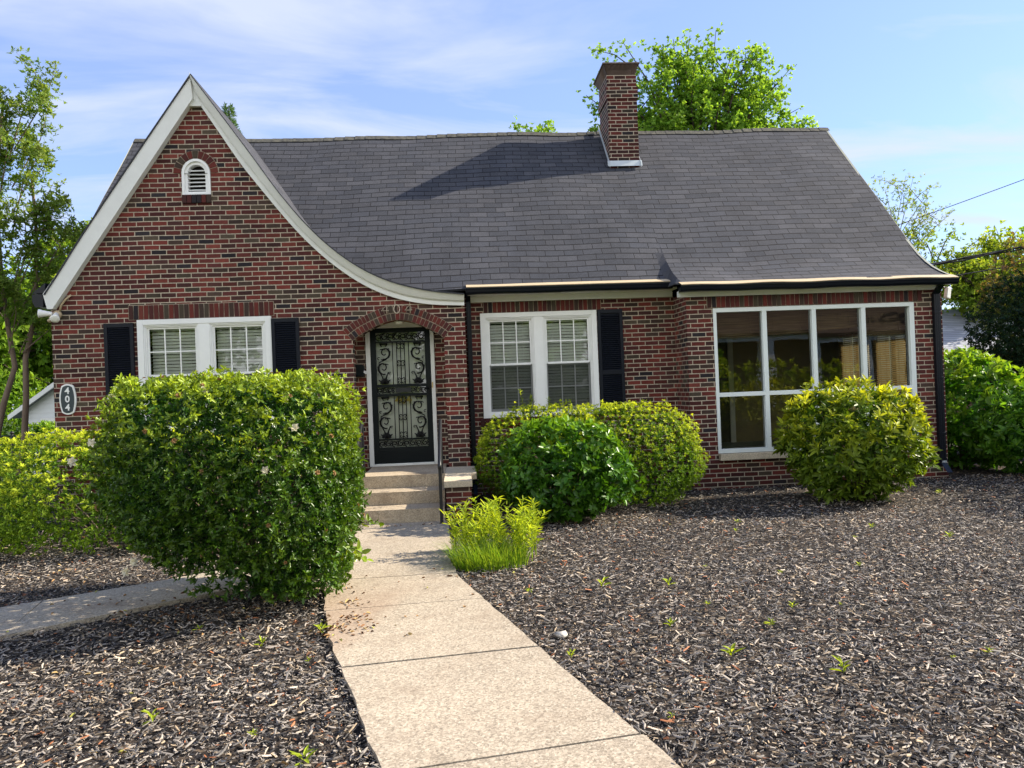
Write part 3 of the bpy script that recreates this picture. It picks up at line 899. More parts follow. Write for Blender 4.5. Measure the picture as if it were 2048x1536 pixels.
# ridge caps
mb = MB()
x = -5.88
while x < 7.5:
    z = 6.56+sag(x, 3.55)
    a = .012
    a = .006
    mb.poly([(x, 3.46, z-.086+a), (x+.20, 3.46, z-.086), (x+.20, 3.55, z+.006), (x, 3.55, z+.006+a)])
    mb.poly([(x, 3.55, z+.006+a), (x+.20, 3.55, z+.006), (x+.20, 3.64, z-.086), (x, 3.64, z-.086+a)])
    mb.poly([(x, 3.46, z-.086+a), (x, 3.55, z+.006+a), (x, 3.64, z-.086+a)])
    x += .195
g = G('mossy ridge cap')
P = g.pos(); n1 = g.noise(12, P, 4, .7)
M['ridge'] = g.done(g.bsdf(g.ramp(n1, [(.35, (.05, .05, .05)), (.6, (.11, .105, .085))]), .9, .2, g.bump(g.noise(200, P), .4, .004)))
mb.build('ridge_cap', M['ridge'], house)
# front gable roof: the rake curve pushed back into the main slope
def yb(z): return 1.043+(z-3.936)/1.06+.16
for pr, nm in ((outR, 1), (outL, 0)):
    kk = .9846 if nm else .9878
    pts = [(p[0]*kk, 1.632+(p[1]-1.632)*kk+.010) for p in pr]
    rows = []
    for j in range(9):
        t = j/8
        rows.append([(x, (-.178 if nm else -.132)+(max(yb(z), .32)+.15)*t, z) for x, z in pts])
    # rows run down the slope, so swap: one row per profile point
    cols = [[rows[j][i] for j in range(9)] for i in range(len(pts))]
    if nm: cols = cols[::-1]
    else: cols = [c[::-1] for c in cols[::-1]]
    sheet('gable_roof', cols, house, .018)
# white drip edge along the main roof's rakes
mb = MB()
for x0, x1 in ((7.532, 7.545),):
    for (ya, za), (yc, zc) in zip(FLARE, FLARE[1:]):
        mb.poly([(x1, ya, za+.012), (x1, yc, zc+.012), (x1, yc, zc-.05), (x1, ya, za-.05)][::-1])
        mb.poly([(x0-.03, ya, za+.014), (x0-.03, yc, zc+.014), (x1, yc, zc+.012), (x1, ya, za+.012)][::-1])
mb.build('rake_trim', M['raketrim'], house)
mb = MB()
for (ya, za), (yc, zc) in zip(FRONT, FRONT[1:]):
    mb.poly([(-5.888, ya, za+.012), (-5.888, yc, zc+.012), (-5.888, yc, zc-.05), (-5.888, ya, za-.05)])
mb.build('rake_trim', M['raketrim'], house)

# eaves: frieze boards, gutters, downspouts
mb = MB(); mb.box(.20, 3.44, .625, .66, 2.962, 3.10)
mb.box(.20, 3.44, .36, .625, 3.05, 3.08)
mb.build('frieze_board', M['white'], house)
mb = MB(); mb.box(3.33, 7.47, -.035, 0, 2.872, 2.955); mb.box(3.33, 7.50, -.13, -.035, 2.935, 2.955)
mb.prism([(3.33, 2.90), (3.40, 2.872), (3.40, 2.955), (3.33, 2.955)], -.045, -.036)
mb.build('frieze_board', M['white'], house)
def kgutter(x0, x1, yf, yb_, zb, zt, wob=0.0):
    """ogee gutter along x with a sunny drip strip over it"""
    mb = MB()
    n = 14
    prf = [(yb_, zt), (yb_, zb), (yf+.045, zb), (yf+.018, zb+.03), (yf+.012, zb+.055), (yf, zt-.012), (yf, zt), (yf+.012, zt), (yf+.02, zt-.02), (yb_-.01, zt-.02)]
    rows = []
    for i in range(n+1):
        x = x0+(x1-x0)*i/n
        dz = wob*math.sin(i*1.7)+.004*math.sin(i*.9)
        rows.append([(x, y+(.3*dz), z+dz) for y, z in prf])
    for a, b in zip(rows, rows[1:]):
        for i in range(len(prf)):
            j = (i+1) % len(prf)
            mb.poly([a[i], b[i], b[j], a[j]])
    mb.poly(rows[0]); mb.poly(rows[-1][::-1])
    g_ = mb.build('gutter', M['gutter'], house)
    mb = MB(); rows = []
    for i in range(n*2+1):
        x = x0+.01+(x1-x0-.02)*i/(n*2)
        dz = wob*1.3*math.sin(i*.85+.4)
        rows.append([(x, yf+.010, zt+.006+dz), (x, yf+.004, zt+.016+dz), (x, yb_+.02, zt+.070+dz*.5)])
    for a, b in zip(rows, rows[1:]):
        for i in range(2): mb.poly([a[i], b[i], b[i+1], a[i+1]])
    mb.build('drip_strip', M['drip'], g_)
kgutter(.165, 3.34, .205, .34, 3.045, 3.135)
kgutter(3.30, 7.56, -.325, -.19, 2.925, 3.01, .005)
def downspout(x, w_, y, z0, z1, kick):
    mb = MB(); d = .035
    for i in range(1):
        mb.box(x-w_/2, x+w_/2, y-d, y+d, z0, z1)
    for zz in (z0+.45, (z0+z1)/2, z1-.3):
        mb.box(x-w_/2-.006, x+w_/2+.006, y-d-.006, y+d, zz, zz+.03)
    for e in (-.018, .018):
        mb.box(x+e-.004, x+e+.004, y-d-.005, y-d, z0, z1)
    if kick:
        mb.obox((x, y-.06, z1+.06), (w_/2-.002, 0, 0), (0, .035, -.003), (0, -.10, .09))
        mb.obox((x, y-.07, z0-.02), (w_/2-.003, 0, 0), (0, .03, .03), (0, -.08, -.07))
    return mb.build('downspout', M['gutter'], house, .006)
downspout(.205, .072, .60, .12, 2.97, True)
dsr = downspout(7.357, .098, -.04, .2, 2.80, True)
mb = MB(); mb.box(7.33, 7.40, -.079, -.0765, .215, .245)
mb.build('spout_label', M['flash'], dsr)
# dark gutter end at the left eave
mb = MB()
mb.prism([(-5.99, 3.10), (-5.955, 3.02), (-5.84, 3.02), (-5.84, 3.20), (-5.99, 3.20)], .02, 6.9)
mb.prism([(-5.99, 3.215), (-5.82, 3.215), (-5.80, 3.36), (-5.83, 3.34)], .02, 6.9)
mb.build('gutter', M['gutter'], house)
mb = MB(); mb.box(-5.80, -5.735, .30, .36, .1, 3.02)
mb.build('downspout', M['gutter'], house)

# chimney
mb = MB()
mb.box(2.945, 3.495, 2.64, 3.42, 5.3, 6.86)
mb.box(2.925, 3.515, 2.62, 3.44, 6.86, 7.07)
mb.box(2.945, 3.495, 2.64, 3.42, 7.07, 7.30)
ch = mb.build('chimney', M['brickdark'], house)
mb = MB()
# metal spark cap: ribbed screen flaring up to a flat lid
b0 = [(2.965, 2.66), (3.475, 2.66), (3.475, 3.40), (2.965, 3.40)]
t0 = [(2.88, 2.56), (3.53, 2.56), (3.53, 3.52), (2.88, 3.52)]
for i in range(4):
    j = (i+1) % 4
    n = 26 if i % 2 == 0 else 34
    for q in range(n+1):
        t = q/n
        A = Vector((b0[i][0]+(b0[j][0]-b0[i][0])*t, b0[i][1]+(b0[j][1]-b0[i][1])*t, 7.30))
        B = Vector((t0[i][0]+(t0[j][0]-t0[i][0])*t, t0[i][1]+(t0[j][1]-t0[i][1])*t, 7.475))
        mb.tube([A, B], .0065, 4, 0, False)
mb.box(2.86, 3.55, 2.54, 3.54, 7.475, 7.497)
mb.prism([(b[0], b[1]) for b in b0], 7.302, 7.318, 0, 'xy')
mb.box(3.02, 3.42, 2.72, 3.34, 7.318, 7.43)
mb.build('chimney_cap', M['rust'], ch)
mb = MB()
def rz(y): return 3.936+(y-1.043)*1.06
mb.poly([(2.90, 2.585, rz(2.585)+.035), (3.54, 2.585, rz(2.585)+.035), (3.54, 2.63, rz(2.63)+.10), (2.90, 2.63, rz(2.63)+.10)])
mb.poly([(2.90, 2.63, rz(2.63)+.10), (3.54, 2.63, rz(2.63)+.10), (3.54, 2.632, rz(2.63)+.02), (2.90, 2.632, rz(2.63)+.02)])
for x in (2.93, 3.512):
    s = -1 if x < 3 else 1
    mb.obox((x, 3.05, rz(3.05)+.065), (.004, 0, 0), (0, .47, .47*1.06), (0, -.0, .045))
mb.build('chimney_flashing', M['flash'], ch)

# ------------------------------------------------------------------ windows
def blinds(x0, x1, z0, z1, y, parent, pitch=.047, tilt=57, mat=None):
    mb = MB()
    z = z0+.03
    ta = math.radians(tilt)
    while z < z1-.05:
        d = rnd(-.04, .04)
        mb.obox(((x0+x1)/2, y, z+rnd(-.001, .001)), ((x1-x0)/2-.008, 0, rnd(-.002, .002)), (0, .024*math.cos(ta+d), .024*math.sin(ta+d)), (0, -.0011*math.sin(ta), .0011*math.cos(ta)))
        z += pitch
    mb.box(x0+.006, x1-.006, y-.025, y+.025, z1-.045, z1-.005)
    for t in (.17, .83):
        xx = x0+(x1-x0)*t
        mb.tube([(xx, y-.028, z0+.02), (xx, y-.028, z1-.03)], .0022, 4)
    return mb.build('blind', mat or M['blind'], parent)

def sash_window(x0, x1, z0, z1, y):
    sx = (x1-x0)/1.835
    mb = MB(); c = .085
    # casing: outer flat, stepped inner bead, mullion
    mb.box(x0, x0+c*sx, y-.03, y+.10, z0, z1); mb.box(x1-c*sx, x1, y-.03, y+.10, z0, z1)
    mb.box(x0+c*sx, x1-c*sx, y-.03, y+.10, z1-.075, z1); mb.box(x0+c*sx, x1-c*sx, y-.03, y+.10, z0, z0+.06)
    m0, m1 = x0+.831*sx, x0+.982*sx
    mb.box(m0, m1, y-.024, y+.10, z0+.06, z1-.075)
    fr = None
    sash = []
    for a, b in ((x0+c*sx, m0), (m1, x1-c*sx)):
        for k, e in ((.018, -.016), (.036, -.002)):
            mb.box(a+k-.018, a+k, y+e, y+.10, z0+.06+k, z1-.075-k); mb.box(b-k, b-k+.018, y+e, y+.10, z0+.06+k, z1-.075-k)
            mb.box(a+k-.018, b-k+.018, y+e, y+.10, z1-.075-k, z1-.075-k+.018); mb.box(a+k-.018, b-k+.018, y+e, y+.10, z0+.06+k-.018, z0+.06+k)
        sash.append((a+.036, b-.036))
    win = mb.build('window', M['white'], house, .003)
    zb, zt = z0+.096, z1-.111
    zm = (zb+zt)/2+.01
    for a, b in sash:
        up = MB(); r = .026
        up.box(a, a+r, y+.02, y+.05, zm, zt); up.box(b-r, b, y+.02, y+.05, zm, zt)
        up.box(a+r, b-r, y+.02, y+.05, zt-r, zt); up.box(a+r, b-r, y+.012, y+.05, zm-.012, zm+.028)
        for i in (1, 2): up.box(a+r+(b-a-2*r)*i/3-.009, a+r+(b-a-2*r)*i/3+.009, y+.028, y+.044, zm+.028, zt-r)
        up.box(a+r, b-r, y+.029, y+.043, (zm+zt)/2-.009, (zm+zt)/2+.009)
        up.build('sash', M['white'], win, .002)
        lo = MB()
        lo.box(a, a+r, y+.052, y+.082, zb, zm+.01); lo.box(b-r, b, y+.052, y+.082, zb, zm+.01)
        lo.box(a+r, b-r, y+.052, y+.082, zb, zb+.04); lo.box(a+r, b-r, y+.052, y+.082, zm-.028, zm+.008)
        for i in (1, 2): lo.box(a+r+(b-a-2*r)*i/3-.009, a+r+(b-a-2*r)*i/3+.009, y+.060, y+.076, zb+.04, zm-.028)
        lo.box(a+r, b-r, y+.061, y+.075, (zb+zm)/2-.009, (zb+zm)/2+.009)
        lo.build('sash', M['white'], win, .002)
        pg = MB(); pg.poly([(a+r, y+.036, zm+.02), (b-r, y+.036, zm+.02), (b-r, y+.036, zt-r), (a+r, y+.036, zt-r)])
        pg.poly([(a+r, y+.068, zb+.03), (b-r, y+.068, zb+.03), (b-r, y+.068, zm-.02), (a+r, y+.068, zm-.02)])
        pg.build('pane', M['glass'], win)
        sc_ = MB(); sc_.poly([(a+.004, y+.012, zb), (b-.004, y+.012, zb), (b-.004, y+.012, zm-.004), (a+.004, y+.012, zm-.004)])
        sc_.build('insect_screen', M['screen'], win)
        blinds(a+.01, b-.01, zb, zt, y+.15, win)
    return win
sash_window(*LW[:2], *LW[2:], 0)
sash_window(*CW[:2], *CW[2:], .66)
# sloping brick sills
for x0, x1, y in ((LW[0]-.05, LW[1]+.05, 0), (CW[0]-.05, CW[1]+.05, .66)):
    mb = MB()
    n = round((x1-x0)/.0715)
    for i in range(n):
        a = x0+(x1-x0)*i/n
        mb.obox((a+.0357, y-.01, 1.095), (.0302, 0, 0), (0, .055, .014), (0, -.010, .044))
    mb.build('window_sill', [M['unit']], house)

# picture window with four lights over four
mb = MB(); fz = .062
x0, x1, z0, z1 = BW
cuts = [3.869, 4.658, 5.43, 6.21, 7.02]
mb.box(x0, x1, -.012, .10, z1-fz, z1); mb.box(x0, x1, -.012, .10, z0, z0+fz)
mb.box(x0, x0+.05, -.012, .10, z0+fz, z1-fz); mb.box(x1-.075, x1, -.012, .10, z0+fz, z1-fz)
for c in cuts[1:4]: mb.box(c-.034, c+.034, -.016, .10, z0+fz, z1-fz)
bounds = [(x0+.05, cuts[1]-.034), (cuts[1]+.034, cuts[2]-.034), (cuts[2]+.034, cuts[3]-.034), (cuts[3]+.034, x1-.075)]
for a, b in bounds: mb.box(a, b, -.008, .10, 1.352, 1.415)
pw = mb.build('picture_window', M['alum'], house, .003)
mb = MB()
for a, b in bounds:
    for c, d in ((z0+fz, 1.352), (1.415, z1-fz)):
        dx = rnd(-.003, .003); dz = rnd(-.004, .004)
        mb.poly([(a, .05+dx, c), (b, .05-dx, c), (b, .05-dx+dz, d), (a, .05+dx+dz, d)])
mb.build('pane', M['bigglass'], pw)
mb = MB(); mb.box(x0+.01, x1-.01, -.075, .14, .398, .497)
mb.build('window_sill', M['stone'], house, .006, 2)
# bamboo shades drawn up across its head
mb = MB()
for k, (a, b) in enumerate(((3.86, 4.70), (4.72, 5.47), (5.49, 6.24), (6.26, 7.05))):
    dz = (-.01, .015, .06, -.05)[k]
    tilt_ = (0, .03, .07, 0.01)[k]
    zlo = 2.30+dz
    n = 26
    for i in range(n):
        z = zlo+(2.68-zlo)*i/n
        mb.tube([(a, .20+rnd(-.002, .002), z-.02*tilt_), (b, .20+rnd(-.002, .002), z+tilt_*.6*(1-i/n))], .0062, 5)
    for i in range(4):
        mb.tube([(a, .16+i*.03, zlo-.035+i*.028), (b, .16+i*.03, zlo-.035+i*.028+tilt_*.6)], .024, 7)
    for t in (.2, .78):
        xx = a+(b-a)*t
        mb.tube([(xx, .186, 2.68), (xx, .182, zlo), (xx+.01, .20, zlo-.05)], .006, 4)
mb.build('bamboo_shade', M['bambooshade'], pw)
# sunroom interior seen through it
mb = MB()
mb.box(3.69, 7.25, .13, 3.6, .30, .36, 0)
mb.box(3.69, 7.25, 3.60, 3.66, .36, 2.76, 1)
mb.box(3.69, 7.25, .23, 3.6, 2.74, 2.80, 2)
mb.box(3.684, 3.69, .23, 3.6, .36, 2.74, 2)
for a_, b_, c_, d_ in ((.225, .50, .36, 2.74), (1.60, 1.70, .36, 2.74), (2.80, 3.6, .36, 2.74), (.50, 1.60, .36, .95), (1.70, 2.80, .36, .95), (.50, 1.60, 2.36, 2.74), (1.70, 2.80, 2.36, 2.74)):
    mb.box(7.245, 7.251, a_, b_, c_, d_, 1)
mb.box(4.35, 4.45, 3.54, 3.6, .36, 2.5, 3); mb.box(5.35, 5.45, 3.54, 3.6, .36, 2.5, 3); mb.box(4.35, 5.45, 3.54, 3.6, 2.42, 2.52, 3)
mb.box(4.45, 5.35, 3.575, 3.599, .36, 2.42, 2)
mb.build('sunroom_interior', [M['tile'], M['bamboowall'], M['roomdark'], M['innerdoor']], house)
# side windows of the sunroom with slatted bamboo blinds
for a, b in ((.55, 1.55), (1.75, 2.75)):
    mb = MB()
    mb.box(7.28, 7.46, a, a+.05, .95, 2.35); mb.box(7.28, 7.46, b-.05, b, .95, 2.35); mb.box(7.28, 7.46, a, b, .95, 1.0); mb.box(7.28, 7.46, a, b, 2.30, 2.35)
    mb.box(7.34, 7.40, (a+b)/2-.02, (a+b)/2+.02, 1.0, 2.30)
    sw = mb.build('side_window', M['alum'], house)
    mb = MB(); mb.poly([(7.40, a+.05, 1.0), (7.40, b-.05, 1.0), (7.40, b-.05, 2.30), (7.40, a+.05, 2.30)]); mb.build('pane', M['glass'], sw)
    mb = MB()
    for j, (p, q) in enumerate(((a-.03, (a+b)/2-.015), ((a+b)/2+.015, b+.03))):
        z = .50
        while z < 2.38:
            mb.obox((7.225, (p+q)/2, z), (.004, 0, -.012), (0, (q-p)/2, 0), (.0010, 0, .0004))
            z += .036
        for t in (.15, .5, .85):
            mb.tube([(7.212, p+(q-p)*t, .5), (7.212, p+(q-p)*t, 2.38)], .003, 4)
    mb.build('blind', M['bamboo'], sw)

# shutters
def shutter(x0, x1, y, z0=1.15, z1=2.748):
    mb = MB(); s = .048
    y0, y1 = y-.045, y-.006
    mb.box(x0, x0+s, y0, y1, z0, z1); mb.box(x1-s, x1, y0, y1, z0, z1)
    zm = z0+(z1-z0)*.395
    for a, b in ((z0, z0+.075), (z1-.06, z1), (zm-.035, zm+.035)): mb.box(x0+s, x1-s, y0+.002, y1, a, b)
    mb.box(x0+s, x1-s, y1-.008, y1-.003, z0+.075, z1-.06)
    for a, b in ((z0+.075, zm-.035), (zm+.035, z1-.06)):
        z = a+.012
        while z < b-.006:
            mb.obox(((x0+x1)/2, y-.026, z), ((x1-x0)/2-s, 0, 0), (0, .013, .011), (0, -.002, .0035))
            z += .0315
    return mb.build('shutter', M['navy'], house, .002)
shutter(-4.998, -4.592, 0); shutter(-2.659, -2.267, 0); shutter(2.226, 2.624, .66, 1.15, 2.79)

# ------------------------------------------------------------------ front door
mb = MB()
dx0, dx1 = -1.316, -.404
mb.box(-1.385, dx0, .47, .56, .49, 2.66); mb.box(dx1, -.345, .47, .56, .49, 2.66)
mb.box(dx0, dx1, .47, .56, 2.598, 2.72); mb.box(dx0, dx1, .46, .56, .492, .528)
mb.build('door_frame', M['trim'], house, .004)
yd = .49
zD = lambda py: 2.592 - (py-656)/272*2.06
mb = MB()
ix0, ix1 = dx0+.085, dx1-.085
mb.box(dx0, ix0, yd, yd+.035, .53, 2.592); mb.box(ix1, dx1, yd, yd+.035, .53, 2.592)
for a, b in ((2.592, 2.527), (2.395, 2.372), (1.735, 1.69), (1.592, 1.552), (.905, .882), (.772, .53)):
    mb.box(ix0, ix1, yd, yd+.035, b, a)
for i in range(4): mb.box(ix0+.02, ix1-.02, yd-.004, yd, .575+i*.042, .59+i*.042)
door = mb.build('storm_door', M['doorgreen'], house, .004)
mb = MB()
r = .0078
def curl(mb, cx, cz, r0, r1, a0, a1, rad=r, n=18):
    mb.tube([(cx+(r0+(r1-r0)*t)*math.cos(a0+(a1-a0)*t), yd+.012, cz+(r0+(r1-r0)*t)*math.sin(a0+(a1-a0)*t)) for t in np.linspace(0, 1, n)], rad, 5)
def vine(cx, z0, z1, s):
    """a climbing leaf scroll, s = +1 or -1 mirrors it"""
    H = z1-z0; W = .115
    def X(u): return cx+s*u*W
    # twin scrolls
    for zc, sg in ((z0+H*.76, 1), (z0+H*.40, -1)):
        q = s*sg
        pts = []
        for t in np.linspace(0, 1, 26):
            a = -1.9+t*7.6; rr = .088*(1-.78*t)
            pts.append((cx+q*(.012+rr*math.cos(a)), yd+.012, zc+rr*1.15*math.sin(a)))
        mb.tube(pts, [r*1.5-.003*t for t in np.linspace(0, 1, 26)], 5)
        pts = [(cx+q*(.035+.060*math.cos(a)), yd+.012, zc-.01+.078*math.sin(a)) for a in np.linspace(-1.6, 1.7, 14)]
        mb.tube(pts, r, 5)
        for a in (-1.0, -.4, .2, .8):
            mb.tube([(cx+q*(.035+.058*math.cos(a)), yd+.012, zc-.01+.076*math.sin(a)), (cx+q*(.014+.092*math.cos(a*1.0)), yd+.012, zc+.100*math.sin(a))], r*.8, 4)
        for k in range(3):
            curl(mb, cx-q*.02+q*.022*(k-1), zc+.045-.004*abs(k-1), .020, .012, 0, PI, r*.9, 8)
        curl(mb, cx-q*.082, zc-.085, .022, .006, PI*.2, PI*1.9, r*.9, 10)
    # linking stems
    mb.tube([(X(-.35), yd+.012, z0+H*.60), (X(.1), yd+.012, z0+H*.585), (X(.45), yd+.012, z0+H*.63), (X(.72), yd+.012, z0+H*.66)], r*1.3, 5)
    mb.tube([(X(-.7), yd+.012, z0+H*.52), (X(-.3), yd+.012, z0+H*.56), (X(.3), yd+.012, z0+H*.60)], r*1.1, 5)
    mb.tube([(X(.55), yd+.012, z0+H*.30), (X(.3), yd+.012, z0+H*.20), (X(.05), yd+.012, z0+H*.10)], r*1.3, 5)
    mb.tube([(X(-.55), yd+.012, z0+H*.28), (X(-.3), yd+.012, z0+H*.19), (X(-.05), yd+.012, z0+H*.10)], r*1.1, 5)
    # leafy foot and top bar
    for k in range(9):
        a = PI*(k+.5)/9
        ll = .075+.03*(k % 2)
        mb.tube([(cx, yd+.012, z0+.012), (cx+math.cos(a)*ll*.6, yd+.012, z0+.015+math.sin(a)*ll*.6), (cx+math.cos(a)*ll, yd+.012, z0+.012+math.sin(a)*ll*1.15)], [r, r*2.2, r*.6], 5)
    mb.tube([(cx-.06, yd+.012, z1-.018), (cx+.06, yd+.012, z1-.018)], r*1.8, 5)
    mb.tube([(cx-.05, yd+.012, z1-.02), (cx-.03, yd+.012, z1-.06)], r, 4); mb.tube([(cx+.05, yd+.012, z1-.02), (cx+.03, yd+.012, z1-.06)], r, 4)
W_ = ix1-ix0
for z0_, z1_ in ((1.735, 2.372), (.905, 1.552)):
    vine(ix0+.115, z0_, z1_, 1); vine(ix1-.115, z0_, z1_, -1)
    for t in (.335, .42, .5, .58, .665):
        mb.tube([(ix0+W_*t, yd+.012, z0_), (ix0+W_*t, yd+.012, z1_)], r*.95, 5)
    cx = (ix0+ix1)/2
    for zz in (z1_-.055, (z0_+z1_)/2, z0_+.055):
        for sx in (-1, 1):
            for sz in (-1, 1):
                curl(mb, cx+sx*.036, zz+sz*.022, .026, .008, (PI if sx > 0 else 0), (PI if sx > 0 else 0)+sx*sz*-5.0, r*.85, 12)
for z0_, z1_, segs in ((2.395, 2.527, ((ix0, ix1),)), (1.592, 1.69, ((ix0, ix0+.24), (ix1-.24, ix1))), (.772, .882, ((ix0, ix1),))):
    zc = (z0_+z1_)/2; hh = (z1_-z0_)/2
    for a, b in segs:
        n = max(2, round((b-a)/.092))
        for i in range(n):
            xc = a+(b-a)*(i+.5)/n; sg = 1 if i % 2 else -1
            curl(mb, xc, zc, hh*.86, hh*.12, sg*PI*.5, sg*PI*.5+sg*7.6, r*1.15, 22)
            curl(mb, xc+(b-a)/n/2, zc-sg*hh*.35, hh*.45, hh*.2, 0, 2*PI, r*.9, 12)
            curl(mb, xc+(b-a)/n/2, zc+sg*hh*.45, hh*.34, hh*.2, 0, 2*PI, r*.9, 12)
mb.build('scrollwork', M['iron'], door)
mb = MB(); mb.box(ix0+W_*.37, ix0+W_*.69, yd-.012, yd+.01, 1.607, 1.683)
mb.build('mail_slot', M['railiron'], door, .003)
mb = MB(); mb.poly([(ix0, yd+.03, .772), (ix1, yd+.03, .772), (ix1, yd+.03, 2.527), (ix0, yd+.03, 2.527)])
mb.build('pane', M['glass'], door)
mb = MB(); mb.box(dx1-.062, dx1-.022, yd-.012, yd, 1.56, 1.80); mb.tube([(dx1-.045, yd-.012, 1.66), (dx1-.045, yd-.05, 1.66), (dx1-.11, yd-.05, 1.655)], .009, 6)
mb.build('handle', M['iron'], door)
mb = MB(); mb.box(dx1+.004, dx1+.02, .462, .47, 1.66, 1.75)
mb.build('strike_plate', M['brass'], door)
text_mesh('lettering', '404', .17, (ix0+W_*.52, yd+.045, 1.49), M['gold'], door, .001, .006)
mb = MB()
mb.box(dx0+.01, dx1-.01, .585, .625, .50, 2.59)
for a, b in ((.70, 1.32), (1.42, 2.45)):
    for x_0, x_1 in ((dx0+.14, -.88), (-.84, dx1-.14)):
        mb.box(x_0, x_1, .578, .585, a, b)
mb.box(dx0+.02, dx1-.02, .574, .585, 2.24, 2.252)
mb.build('inner_door', M['innerdoor'], house, .004)
mb = MB(); mb.lathe((-.84, .14, 2.66), [(.075, 0), (.075, -.012), (.055, -.035), (.02, -.045)], 14)
mb.build('porch_light', M['lampwhite'], house)

# ------------------------------------------------------------------ steps, pier, rails
st = thing('front_steps', (-.75, -1.0, 0), 'three worn concrete steps leading up to the arched front door', 'steps')
for z0_, z1_, yf in ((-.08, .162, -1.738), (.164, .325, -1.31), (.327, .492, -.875)):
    mb = MB(); n = 12
    a, b = -1.345, -.225
    pts = [(a+(b-a)*i/n, yf+rnd(-.006, .006)) for i in range(n+1)]
    back = .50 if z1_ > .4 else yf+.62
    mb.prism(pts + [(b, back), (a, back)], z0_, z1_, 0, 'xy')
    mb.build('step' if z1_ < .4 else 'landing', M['step'], st, .012, 2)
pr = thing('step_pier', (-.03, -1.1, 0), 'low brick pier with a chipped concrete cap right of the front steps', 'pier')
mb = MB(); mb.box(-.20, .115, -1.72, -.02, -.2, .405)
mb.build('pier_wall', M['brick'], pr)
mb = MB()
mb.prism([(-.222, -1.76), (.128, -1.765), (.125, -1.02), (.20, -1.0), (.205, -.015), (-.222, -.015)], .407, .485, 0, 'xy')
mb.build('cap', M['stone'], pr, .014, 2)
def handrail(x, label):
    h = thing('handrail', (x, -1.9, 0), label, 'handrail', 'iron handrails of the front steps')
    mb = MB(); s = .019
    ya, yb2 = -.86, -1.93
    za, zb2 = 1.20, .74
    mb.box(x-s, x+s, ya-s, ya+s, .49, za)
    mb.build('post', M['railiron'], h)
    mb = MB(); mb.box(x-s, x+s, yb2-s, yb2+s, 0.0, zb2)
    mb.build('post', M['railiron'], h)
    mb = MB()
    mb.tube([(x, ya+.05, za+.012), (x, ya-.05, za+.0), (x, yb2+.04, zb2+.02), (x, yb2-.05, zb2-.03), (x, yb2-.055, zb2-.07)], .023, 6)
    mb.build('rail', M['railiron'], h)
    mb = MB()
    mb.tube([(x, ya, za-.56), (x, yb2, zb2-.56)], .010, 5)
    for i in range(1, 8):
        t = i/8
        y = ya+(yb2-ya)*t; zt_ = za+(zb2-za)*t
        tw = [(x+.004*math.sin(k*1.3), y, zt_-.56+.56*k/7) for k in range(8)]
        mb.tube(tw, .0075, 5)
        if i in (2, 4, 6):
            for sz in (-1, 1):
                curl_pts = [(x, y+.03*math.cos(a)*(1-a/9)+.03*sz, zt_-.28+.05*math.sin(a)*(1-a/9)) for a in np.linspace(0, 6, 12)]
                mb.tube(curl_pts, .005, 4)
    mb.build('baluster', M['railiron'], h)
    return h
handrail(-1.315, 'black iron handrail beside the big flowering bush left of the steps')
handrail(-.262, 'black iron handrail in front of the brick pier right of the steps')

# ------------------------------------------------------------------ things fixed to the house
pl = thing('number_plaque', (-5.53, -.02, 1.69), 'oval slate plaque with white rim and numerals 404 on the brick', 'house number')
def plaque_loop(hw, hh):
    pts = []
    for k in range(32):
        a = 2*PI*k/32
        pts.append((a,))
    c = []
    nx = 9
    for i in range(nx):
        t = -1+2*i/(nx-1); c.append((-5.531+t*hw*.70, 1.693-hh-(.0 if abs(t) == 1 else .028*(1-t*t)*hh/.21)+.028*hh/.21))
    for i in range(1, nx):
        t = -1+2*i/(nx-1); c.append((-5.531+hw*(.70+.30*(1-t*t)), 1.693+t*(hh-.028*hh/.21)))
    for i in range(1, nx):
        t = 1-2*i/(nx-1); c.append((-5.531+t*hw*.70, 1.693+hh-.028*hh/.21+.028*(1-t*t)*hh/.21))
    for i in range(1, nx-1):
        t = 1-2*i/(nx-1); c.append((-5.531-hw*(.70+.30*(1-t*t)), 1.693+t*(hh-.028*hh/.21)))
    return c
mb = MB(); mb.prism(plaque_loop(.114, .218), -.026, -.002)
mb.build('rim', M['white'], pl, .006, 2)
mb = MB(); mb.prism(plaque_loop(.092, .196), -.032, -.0265)
mb.build('face', M['plaque'], pl, .004)
for t, dz in (('4', .118), ('0', 0), ('4', -.118)):
    text_mesh('lettering', t, .128, (-5.531, -.0345, 1.692+dz), M['white'], pl, .002, .003)

fl = thing('floodlight', (-5.66, -.08, 2.9), 'twin white floodlight bulbs below the left gable rake foot', 'floodlight')
def bulb(mb, c, d, r, ln):
    i0 = len(mb.v)
    mb.lathe((0, 0, 0), [(.028, 0), (.032, ln*.15), (.036, ln*.3), (r*.75, ln*.62), (r*.97, ln*.88), (r, ln*.95), (r*.9, ln), (r*.4, ln*1.04)], 16)
    q = Vector(d).normalized().to_track_quat('Z', 'Y').to_matrix().to_4x4()
    mb.xf(i0, Matrix.Translation(c) @ q)
mb = MB()
mb.lathe((-5.635, -.0, 2.90), [(.06, 0), (.06, -.03), (.045, -.055), (.02, -.07)], 14, 0, 'y')
mb.tube([(-5.635, -.06, 2.90), (-5.64, -.10, 2.87), (-5.64, -.12, 2.84)], .022, 8)
mb.tube([(-5.60, -.02, 2.94), (-5.57, -.03, 3.03), (-5.50, -.03, 3.12), (-5.43, -.03, 3.17)], .014, 6)
mb.build('mount', M['drip'], fl)
mb = MB(); bulb(mb, (-5.665, -.09, 2.905), (-.9, -.35, .02), .062, .17); mb.build('bulb', M['lampwhite'], fl)
